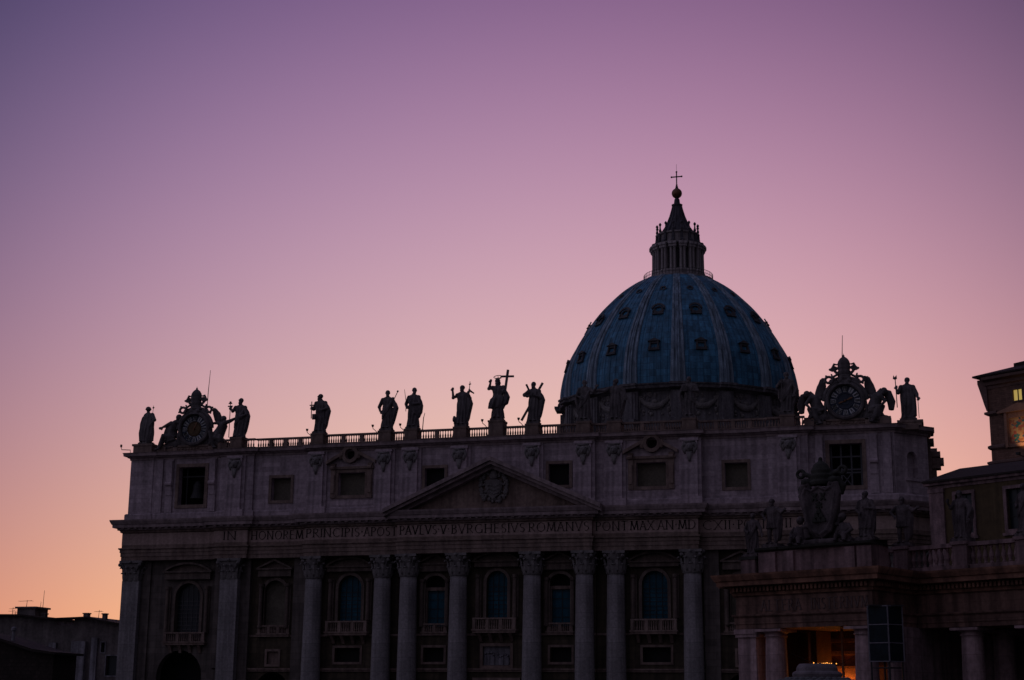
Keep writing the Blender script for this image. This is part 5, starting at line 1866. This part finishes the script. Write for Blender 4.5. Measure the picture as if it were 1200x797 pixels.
def c_robe(m):
    robe(m, BODY, 23, amp=.1)
    robe(m, [(1.0, 0, -.05, .88, .66), (2.2, 0, -.05, .95, .66), (3.0, 0, -.03, .85, .55), (4.0, 0, 0, .84, .46)], 5, 7, .1)
    cloak(m, 1, 1, bulge=.2)
    head(m, 0, 5.12, turn=-.4, hair=1.08)
    arm(m, [(-.75, 0, 4.2), (-1.15, -.1, 3.3), (-.6, -.6, 2.9)])
    arm(m, [(.75, 0, 4.2), (1.15, -.1, 3.3), (.5, -.6, 3.4)])
    feet(m)
def c_striding(m):
    c_soldier(m)
def c_bishop(m):
    robe(m, BODY, 25, amp=.1)
    cloak(m, 1, 2, bulge=.5)
    cloak(m, -1, 4, bulge=.3)
    head(m, -.1, 5.15, turn=.5, beard=True, hair=1.05)
    arm(m, [(-.72, 0, 4.2), (-1.15, -.3, 3.6), (-1.3, -.6, 4.1)], (0, 0, 1))
    arm(m, [(.72, 0, 4.2), (1.3, -.1, 3.1), (1.1, -.5, 2.2)], (0, 0, -1))
    feet(m)
kw = dict(mat=M_STATUE2, plinth=(1.5, 1.2, .3), voxel=.055)
statue('statue', on(CP, -27, .7, 1.5, 16.95), 3.35, 'draped stone woman at the far left end of the colonnade pavilion', c_woman, None, GS, R(-27), **kw)
statue('statue', on(CP, -27, 2.55, 1.6, 17.65), 3.7, 'bare-legged stone man in a short tunic beside the draped woman on the pavilion', c_soldier, None, GS, R(-27), **kw)
statue('statue', on(CP, -27, 11.1, 1.6, 17.65), 3.6, 'draped stone figure right of the papal shield on the pavilion coping', c_robe, None, GS, R(-27), **kw)
statue('statue', on(WP, -33, .3, .95, 17.7), 3.75, 'bare-legged stone statue on the first pedestal of the baluster parapet', c_striding, None, GS, R(-20), **kw)
statue('statue', on(WP, -33, 5.7, .95, 17.7), 3.75, 'cloaked stone statue before the left framed window of the ochre building', c_bishop, None, GS, R(-33), **kw)
statue('statue', on(WP, -33, 11.15, .95, 17.7), 3.75, 'draped stone statue at the right edge of the picture before another framed window', c_woman, None, GS, R(-60), **kw)

# papal shield with tiara, flanked by two seated putti
sh = thing('papal_shield', on(CP, -27, 7.35, 1.4, 17.62), 'large carved stone coat of arms under a tiara and keys, on the colonnade coping', 'coat of arms', R(-27))
m = MB()
m.box(-1.9, 1.9, -.7, .9, 0, .35)
ol = [(0, .55), (.75, .95), (1.1, 1.7), (1.35, 2.9), (1.55, 4.0), (1.3, 4.6), (.7, 4.35), (0, 4.7), (-.7, 4.35), (-1.3, 4.6), (-1.55, 4.0), (-1.35, 2.9), (-1.1, 1.7), (-.75, .95)]
m.loft([[(x * k, y, .5 + (z - .5) * k + (1 - k) * 2) for x, z in ol] for y, k in ((.45, 1.0), (-.25, 1.0), (-.45, .93))])
for s in (-1, 1):
    m.tube([(s * x, -.3, z) for x, z in ((0, .55), (.8, 1.0), (1.2, 1.9), (1.45, 3.0), (1.7, 4.0), (1.5, 4.8), (1.0, 4.9), (.8, 4.5))], [.2, .2, .22, .22, .26, .26, .22, .15], 8)
    m.tube([(s * x * .93, -.48, .2 + z * .95) for x, z in ol[:8]], .12, 7)
    m.tube([(s * 1.35, .1, .5), (s * 1.6, .1, 1.4), (s * 1.3, .1, 2.2)], [.4, .35, .2], 8)
m.box(-1.1, 1.1, .1, .9, .3, 4.6)
remesh(m, 'shield', M_STATUE2, .06, sh)
sh.scale = (1, 1, .97)
m = MB()
for x, z in ((-.42, 1.75), (0, 1.75), (.42, 1.75), (-.22, 2.1), (.22, 2.1), (0, 2.45)):
    m.plate([(x + .2 * cos(PI * i / 8), z + .38 * sin(PI * i / 8)) for i in range(9)], -.62, -.42)
for i in range(6):
    a = PI / 2 + i * PI / 3
    m.bar((0, -.5, 3.1), (.32 * cos(a), -.5, 3.1 + .32 * sin(a)), .12, .14)
for s in (-1, 1):
    m.bar((s * .15, -.5, 3.5), (s * .6, -.5, 4.1), .12, .14).bar((s * .6, -.5, 3.5), (s * .15, -.5, 4.1), .12, .14)
m.build('hills_and_star', M_MOSS, sh)
m = MB()
m.lathe([(.85, 4.8), (.95, 5.1), (.8, 5.2), (.92, 5.6), (.8, 5.7), (.85, 6.0), (.6, 6.5), (.2, 6.8), (.1, 6.85)], 16, sy=.8)
m.ball((0, 0, 6.95), .2, 8, 6)
for s in (-1, 1):
    m.tube([(s * -1.1, 0, 4.9), (s * 1.7, .1, 5.9)], .2, 8)
    m.tube([(s * (1.9 + .35 * cos(a)), .1, 5.9 + .3 * sin(a)) for a in [2 * PI * i / 10 for i in range(10)]], .15, 7, True)
    m.tube([(s * .9, 0, 5.0), (s * 1.5, .1, 5.2), (s * 1.9, .1, 4.6), (s * 1.7, .1, 3.9)], [.25, .3, .3, .2], 8)
    m.ball((s * 1.25, -.2, 5.1), (.5, .4, .35), 8, 6)
remesh(m, 'tiara_and_keys', M_MOSS, .07, sh)
def putto(x, s, lb):
    t = thing('putto', on(CP, -27, x, 1.3, 17.62), lb, 'statue', R(-27), 'small stone putti beside the papal shield')
    m = MB()
    m.tube([(0, 0, .4), (0, -.05, 1.0), (-s * .1, -.05, 1.5)], [.5, .45, .3], 12)
    m.ball((-s * .15, -.1, 1.95), (.3, .3, .33), 12, 10)
    m.ball((-s * .15, 0, 2.03), (.33, .32, .3), 10, 8)
    m.tube([(-s * .15, -.38, 1.98), (-s * .15, -.44, 1.88)], .06, 6)
    for k in (-1, 1):
        m.tube([(k * .2, -.2, .4), (k * .35, -.75, .5), (k * .4, -.8, .05)], [.28, .22, .13], 10)
        m.ball((k * .4, -.95, .08), (.12, .22, .09), 8, 6)
    arm_ = [(-s * .35, -.05, 1.45), (-s * .85, -.05, 1.5), (-s * 1.15, 0, 1.9)]
    m.tube(arm_, [.2, .17, .12], 10)
    hand(m, arm_[2], (-s * .5, 0, 1))
    arm_ = [(s * .3, -.05, 1.4), (s * .7, -.15, .95), (s * .45, -.5, .65)]
    m.tube(arm_, [.2, .17, .12], 10)
    hand(m, arm_[2], (-s * .6, -.3, 0))
    m.ball((0, .1, .2), (.75, .6, .3), 12, 8)
    remesh(m, 'figure', M_STATUE2, .045, t)
    MB().box(-.8, .8, -.7, .8, 0, .12).build('plinth', M_STATUE2, t)
putto(5.25, -1, 'small seated stone putto on the left of the papal shield')
putto(9.35, 1, 'small seated stone putto on the right of the papal shield')

# dark glazed booth on a mast, corner towards us
bt_ = thing('camera_booth', (54.2, -86.4, GZ), 'tall dark glazed booth with a pale metal grid, raised on a scaffold before the colonnade', 'booth', R(14))
Hb0, Hb1, bw = 8.35, 12.3, 1.25
fr = MB()
q = [(0, 0), (bw, bw * .75), (0, bw * 1.5), (-bw, bw * .75)]
for i in range(4):
    a, b = q[i], q[(i + 1) % 4]
    fr.bar((a[0], a[1], Hb0), (a[0], a[1], Hb1), .09, .09)
    for z in (Hb0, Hb0 + 1.32, Hb0 + 2.63, Hb1):
        fr.bar((a[0], a[1], z), (b[0], b[1], z), .07, .07)
fr.build('booth_frame', M_BFRAME, bt_)
for i in range(4):
    a, b = Vector(q[i]), Vector(q[(i + 1) % 4])
    for j in range(3):
        z0 = Hb0 + 1.32 * j + .05
        k = MB().loft([[(a.x, a.y, z0), (b.x, b.y, z0), (b.x * .97, b.y * .97 + .02, z0), (a.x * .97, a.y * .97 + .02, z0)], [(a.x, a.y, z0 + 1.22), (b.x, b.y, z0 + 1.22), (b.x * .97, b.y * .97 + .02, z0 + 1.22), (a.x * .97, a.y * .97 + .02, z0 + 1.22)]])
        k.build('pane', M_BPANE, bt_)
k = MB().plate([(-bw, Hb1), (bw, Hb1), (bw, Hb1 + .08), (-bw, Hb1 + .08)], .2, bw * 1.3)
k.build('booth_roof', M_IRON, bt_)
k = MB()
for i in range(4):
    a, b = q[i], q[(i + 1) % 4]
    k.bar((a[0] * .9, a[1] * .9 + .1, 0), (a[0] * .9, a[1] * .9 + .1, Hb0), .12, .12)
    for z in (2.0, 4.0, 6.0, 7.9):
        k.bar((a[0] * .9, a[1] * .9 + .1, z), (b[0] * .9, b[1] * .9 + .1, z), .08, .08)
    k.bar((a[0] * .9, a[1] * .9 + .1, 4.0), (b[0] * .9, b[1] * .9 + .1, 6.0), .06, .06)
k.build('scaffold', M_IRON, bt_)

# fountain: stepped cap over a scaled mushroom, on its pedestal
fo = thing('fountain', (52.6, -130.3, GZ), 'stone fountain with a stepped cap above carved scales before the lit passage', 'fountain')
MB().lathe([(4.2, 0), (4.4, .3), (4.1, .5), (4.3, 1.0), (4.0, 1.1), (3.8, .6), (.1, .6)], 8).build('basin', M_FOUNT, fo)
MB().lathe([(1.1, .6), (.9, 1.0), (.6, 1.8), (.55, 2.6), (.9, 3.0), (2.6, 3.5), (2.9, 3.7), (2.7, 3.75), (.7, 3.4), (.5, 4.6), (.7, 5.3), (1.2, 5.6)], 32).build('pedestal', M_FOUNT, fo, smooth=True)
m = MB().lathe([(1.2, 5.55), (2.3, 5.35), (2.45, 5.5), (2.3, 5.8), (1.9, 6.05), (1.35, 6.2), (1.1, 6.25)], 40)
for j, (r, z) in enumerate(((2.42, 5.5), (2.28, 5.75), (2.0, 5.97), (1.65, 6.1), (1.35, 6.19))):
    k = 28
    for i in range(k):
        a = 2 * PI * (i + .5 * (j % 2)) / k
        m.ball((r * cos(a), r * sin(a), z), (.26 * r / 2.2, .26 * r / 2.2, .1), 7, 5)
m.build('scaled_mushroom', M_SCALE, fo)
m = MB().lathe([(1.05, 6.15), (1.1, 6.32), (1.12, 6.42), (1.08, 6.5), (.94, 6.56), (.92, 6.7), (.86, 6.8), (.8, 6.85), (.78, 6.88), (.2, 6.86)], 40)
m.build('stepped_cap', M_FOUNT, fo, smooth=False)

# ================================================================== OCHRE BUILDING behind the colonnade
OB = thing('corridor_building', (57.68, -11.55, GZ), 'low ochre plastered building with pale framed windows, between the basilica and the palace tower', 'building', R(-33.5))
holes = [rect(2.75, 5.0, 25.3, 29.95)] + [rect(2.75 + 6.75 * i, 5.0 + 6.75 * i, 25.3, 29.95) for i in (1, 2, 3)]
MB().plate(rect(-.7, 32, 0, 31.3), 0, 1, holes).build('wall', M_OCHRE, OB)
MB().box(-.7, 32, 1.0, 12, 0, 31.3).build('wall_body', M_OCHRE, OB)
MB().box(-.8, 1.2, -.25, .5, 0, 30.9).box(-.9, 1.3, -.35, .5, 30.4, 30.9).build('corner_pilaster', M_PINKST, OB)
MB().sweep([(-.8, 11), (-.8, 0), (32, 0)], [(-.5, 30.9), (.1, 30.9), (.15, 31.25), (.5, 31.3), (.55, 31.6), (-.5, 31.7)]).build('cornice', M_PINKST, OB)
rf = MB()
rf.loft([[(-1.4, -.75, 31.62), (33, -.75, 31.62), (33, 12.5, 31.62), (-1.4, 12.5, 31.62)], [(-1.4, -.75, 31.85), (33, -.75, 31.85), (33, 12.5, 31.85), (-1.4, 12.5, 31.85)], [(0, 5.5, 34.0), (33, 5.5, 34.0), (33, 6.5, 34.0), (0, 6.5, 34.0)]])
rf.build('roof', M_ROOF, OB)
for i in range(4):
    x0 = 2.75 + 6.75 * i
    f = frame(x0, x0 + 2.25, 25.3, 29.95, .38, -.18, .2).build('window', M_PINKST, OB)
    MB().box(x0 - .6, x0 + 2.85, -.35, .1, 24.6, 24.9).build('sill', M_PINKST, f)
    MB().box(x0 - .05, x0 + 2.3, .5, .56, 25.25, 30.0).build('pane', M_DGLASS, f)
    b = MB().box(x0 + 1.08, x0 + 1.18, .42, .52, 25.3, 29.95)
    for z in (26.8, 28.4):
        b.box(x0, x0 + 2.25, .42, .52, z, z + .08)
    b.build('window_bars', M_IRON, f)

# ================================================================== PALACE TOWER
PT = thing('palace', (65.66, 29.2, GZ), 'dark palace block with deep coved eaves, one lit window and a floodlit mosaic', 'palace', R(-33.5))
MB().plate(rect(0, 32, 0, 51.0), 0, 1, [rect(4.05, 5.55, 48.6, 50.25), rect(9.8, 11.3, 48.6, 50.25), rect(15.5, 17.0, 48.6, 50.25)]).build('wall', M_PALACE, PT)
MB().box(0, 32, 1.0, 26, 0, 51.0).build('wall_body', M_PALACE, PT)
PATH = [(0, 26), (0, 0), (32, 0)]
MB().plate([(.02, 47.5), (.02, 52.4), (-1.45, 52.4), (-1.45, 51.8), (-1.25, 51.2), (-.5, 48.6), (-.2, 47.7)], -.3, 26).build('coved_eaves', M_PALTRIM, PT)
MB().sweep([(-.2, 0), (32, 0)], [(-.5, 50.9), (.1, 50.9), (.2, 51.3), (.5, 51.4), (.55, 51.9), (1.3, 52.1), (1.4, 52.5), (-.5, 52.59)]).build('cornice', M_PALTRIM, PT)
MB().sweep(PATH, [(-.5, 46.9 - 1.9), (.1, 45.0), (.3, 45.1), (.4, 45.4), (.1, 45.5), (-.5, 45.6)]).build('string_course', M_PALTRIM, PT) if False else None
s_ = MB()
for z, o in ((46.75, .5), (41.9, .35), (39.6, .5)):
    s_.sweep(PATH, [(-.5, z), (.1, z), (.15 + o * .3, z + .12), (o, z + .25), (o, z + .55), (.1, z + .7), (-.5, z + .75)])
q_ = MB()
for i in range(14):                                   # rusticated corner
    z = 2 + i * 2.7
    q_.box(-.12, 1.5 if i % 2 else 1.0, -.12, .3, z, z + 1.3)
q_.build('quoins', M_PALTRIM, PT)
# string courses stop at the aedicule
s_ = MB()
for z, o, x1 in ((46.9, .5, 1.4), (41.9, .35, 2.4), (39.6, .5, 32)):
    s_.sweep([(0, 26), (0, 0), (x1, 0)], [(-.5, z), (.1, z), (.15 + o * .3, z + .12), (o, z + .25), (o, z + .55), (.1, z + .7), (-.5, z + .75)])
s_.build('string_course', M_PALTRIM, PT)
r_ = MB()
r_.loft([[(-1.5, -1.5, 52.6), (33, -1.5, 52.6), (33, 27, 52.6), (-1.5, 27, 52.6)], [(-1.5, -1.5, 52.85), (33, -1.5, 52.85), (33, 27, 52.85), (-1.5, 27, 52.85)], [(2.6, 3.2, 54.4), (33, 3.2, 54.4), (33, 22, 54.4), (2.6, 22, 54.4)], [(2.6, 3.2, 54.9), (33, 3.2, 54.9), (33, 22, 54.9), (2.6, 22, 54.9)], [(10, 11, 57.5), (33, 11, 57.5), (33, 13, 57.5), (10, 13, 57.5)]])
r_.build('roof', M_ROOF, PT)
for i, x0 in enumerate((4.05, 9.8, 15.5)):
    f = frame(x0, x0 + 1.5, 48.6, 50.25, .16, -.12, .1).build('window', M_PALTRIM, PT)
    for j in (0, 1):
        k = MB().box(x0 + .03 + .78 * j, x0 + .69 + .78 * j, .25, .3, 48.63, 50.22)
        k.build('pane', M_LIT if i == 0 else M_DGLASS, f)
    MB().box(x0 + .7, x0 + .8, .1, .35, 48.6, 50.25).build('mullion', M_IRON, f)
ae = MB()
ae.plate(rect(2.55, 7.75, 41.9, 46.95), -.35, .05, [rect(3.3, 7.0, 42.4, 46.1)])
ae.plate([(1.7, 46.45), (8.6, 46.45), (8.6, 46.75), (5.15, 47.75 - 1.4 + .9), (1.7, 46.75)], -.7, .05) if False else None
ae.plate([(1.7, 46.97), (8.6, 46.97), (8.6, 47.2), (5.15, 48.15), (1.7, 47.2)], -.75, -.02)
for x in (2.75, 7.2):
    ae.box(x, x + .4, -.6, -.3, 41.9, 46.95)
ae.build('mosaic_frame', M_MOSAICF, PT)
MB().box(3.25, 7.05, -.12, -.06, 42.35, 46.15).build('mosaic', M_MOSAIC, PT)
ld = bpy.data.lights.new('mosaic_floodlight', 'SPOT')
ld.energy = 420
ld.color = (1.0, 0.55, 0.25)
ld.spot_size = R(75)
ld.spot_blend = .9
ld.shadow_soft_size = .2
lo = bpy.data.objects.new('mosaic_floodlight', ld)
COL.objects.link(lo)
lo.parent = PT
lo.location = (5.6, -2.2, 40.9)
lo.rotation_euler = (R(90 + 52), 0, 0)
MB().box(5.35, 5.85, -2.45, -2.0, 40.35, 40.7).tube([(5.6, -2.2, 40.4), (5.6, -.3, 40.15)], .07, 6).build('floodlight_arm', M_IRON, PT)

# ================================================================== HOUSES at the left
LH = thing('apartment_house', (-88.33, 31.91, GZ), 'weathered old house with an uneven roof, boxy chimney and aerials, left of the basilica', 'house')
zt = lambda v: v - GZ
top = [(-30, 22.6), (-10, 22.5), (-5, 22.45), (-.8, 21.9), (1.0, 21.75), (1.3, 20.9), (4.3, 20.9), (4.5, 21.9), (7.6, 21.95), (10, 21.4), (20, 19.9)]
MB().plate([(-30, 0), (20, 0)] + [(x, zt(z)) for x, z in top[::-1]], 0, 14, [rect(-9.2, -8.0, 13.6, 15.4), rect(-6.6, -5.6, 13.8, 15.2), rect(9.9, 10.6, 13.4, 15.0), rect(-4.6, -3.2, 11.0, 13.2), rect(3.0, 4.2, 9.2, 11.6), rect(11.0, 14.5, 9.6, 12.8)]).build('wall', M_HOUSE, LH)
k = MB()
rt = [(-30, 22.6), (-10, 22.5), (-5, 22.45), (-.8, 21.9), (1.2, 21.78), (4.6, 21.88), (7.6, 21.98), (10, 21.4), (20, 19.9)]
for (x0, z0), (x1, z1) in zip(rt, rt[1:]):
    k.plate([(x0, zt(z0)), (x1, zt(z1)), (x1, zt(z1) + .28), (x0, zt(z0) + .28)], -1.3, .5 if 0 < x0 < 5 else 14.2)
k.build('roof_slab', M_ROOF, LH)
MB().box(2.55, 2.85, -.05, .25, zt(21.1), zt(21.8)).build('terrace_post', M_HOUSE, LH)
MB().box(-8.0, -4.5, 2, 6, zt(22.5), zt(23.9)).box(-8.3, -4.15, 1.7, 6.3, zt(23.9), zt(24.2)).build('chimney', M_HOUSE, LH)
for x, z, w, h in ((5.6, 21.9, .9, .9), (9.2, 21.5, .6, 1.2), (-2.4, 22.0, .7, .8), (-12.5, 22.5, .9, 1.1)):
    MB().box(x, x + w, .8, 1.6, zt(z), zt(z + h)).box(x - .12, x + w + .12, .7, 1.7, zt(z + h), zt(z + h + .18)).build('chimney', M_HOUSE, LH)
def aerial(x, y, z0, z1, arms):
    m = MB().tube([(x, y, zt(z0)), (x + .1, y, zt(z1))], [.06, .035], 6)
    for z, a, b in arms:
        m.bar((x + a, y, zt(z)), (x + b, y, zt(z) + .08), .06, .06)
        for q in range(3):
            xx = x + a + (b - a) * q / 2
            m.bar((xx, y - .5, zt(z)), (xx, y + .5, zt(z) + .05), .04, .04)
    m.build('aerial', M_IRON, LH)
aerial(-6.9, 3, 24.2, 25.4, [(25.2, -1.4, 1.0)])
aerial(-3.7, 3, 22.7, 27.0, [])
aerial(-4.2, 3, 22.7, 25.1, [])
aerial(-9.6, 3, 22.6, 24.2, [(23.5, -.5, .5), (23.9, -.35, .35)])
aerial(7.2, 3, 21.9, 23.6, [(23.3, -.6, .6)])
aerial(-9.0, 3, 22.6, 23.5, [(23.2, -.3, .9)])
for x0, x1, z0, z1, y in ((.2, 1.6, 8.5, 15.0, -.5), (4.6, 7.2, 8.5, 15.2, -.7), (8.2, 9.3, 8.7, 15.8, -.4), (-8.5, -6.5, 8, 13.2, -.4)):
    MB().box(x0, x1, y, .1, z0, z1).build('wall_pier', M_HOUSE2, LH)
MB().box(-1.5, 16, -1.2, .1, 6.4, 7.9).build('lower_wall', M_HOUSE2, LH)
for a in ((-4.6, -3.2, 11.0, 13.2), (3.0, 4.2, 9.2, 11.6), (11.0, 14.5, 9.6, 12.8), (-9.2, -8.0, 13.6, 15.4), (-6.6, -5.6, 13.8, 15.2), (9.9, 10.6, 13.4, 15.0)):
    f = frame(*a, .2, -.1, .1).build('window', M_HOUSE2, LH)
    MB().box(a[0] - .05, a[1] + .05, .5, .6, a[2] - .05, a[3] + .05).build('pane', M_DGLASS, f)
# nearer long roof in front
NR = thing('tiled_roof_building', (-24.5, -78.36, GZ), 'low dark building with a sloping tiled roof in the bottom left corner', 'building', R(0))
k = MB()
k.loft([[(-30, -6, 8), (8.2, -6, 5.5), (8.2, 4, 5.5), (-30, 4, 8)], [(-30, -6, 8.4), (8.6, -6, 5.9), (8.6, 4, 5.9), (-30, 4, 8.4)], [(-30, -1.5, 15.6), (-4, -1.5, 12.1), (4.5, -1.5, 9.4), (-30, -.5, 15.6)]]) if False else None
k.plate([(-30, 5.4), (6.4, 5.4), (6.4, 9.25), (4.6, 9.45), (2.1, 10.15), (0, 10.7), (-30, 15.7)], -1.2, 2.6)
k.plate([(-30, 15.6), (0, 10.6), (2.1, 10.05), (4.6, 9.35), (6.9, 9.1), (6.9, 9.3), (4.6, 9.6), (2.1, 10.3), (0, 10.85), (-30, 15.85)], -1.9, 3.0)
k.build('roof', M_ROOF, NR)
MB().box(-30, 5.9, -6, 2.5, 0, 5.5).build('wall', M_HOUSE, NR)
MB().lathe([(.16, 0), (.14, 1.2), (.24, 1.25), (.24, 1.5), (.05, 1.6)], 8, (1.9, -.8, 10.0)).build('pale_pipe', M_HOUSE2, NR)  # invented pale pipe in place of a small white lamp glimmer
MB().box(-2.6, -1.7, -1.6, -.8, 10.2, 12.1).build('chimney', M_HOUSE2, NR)
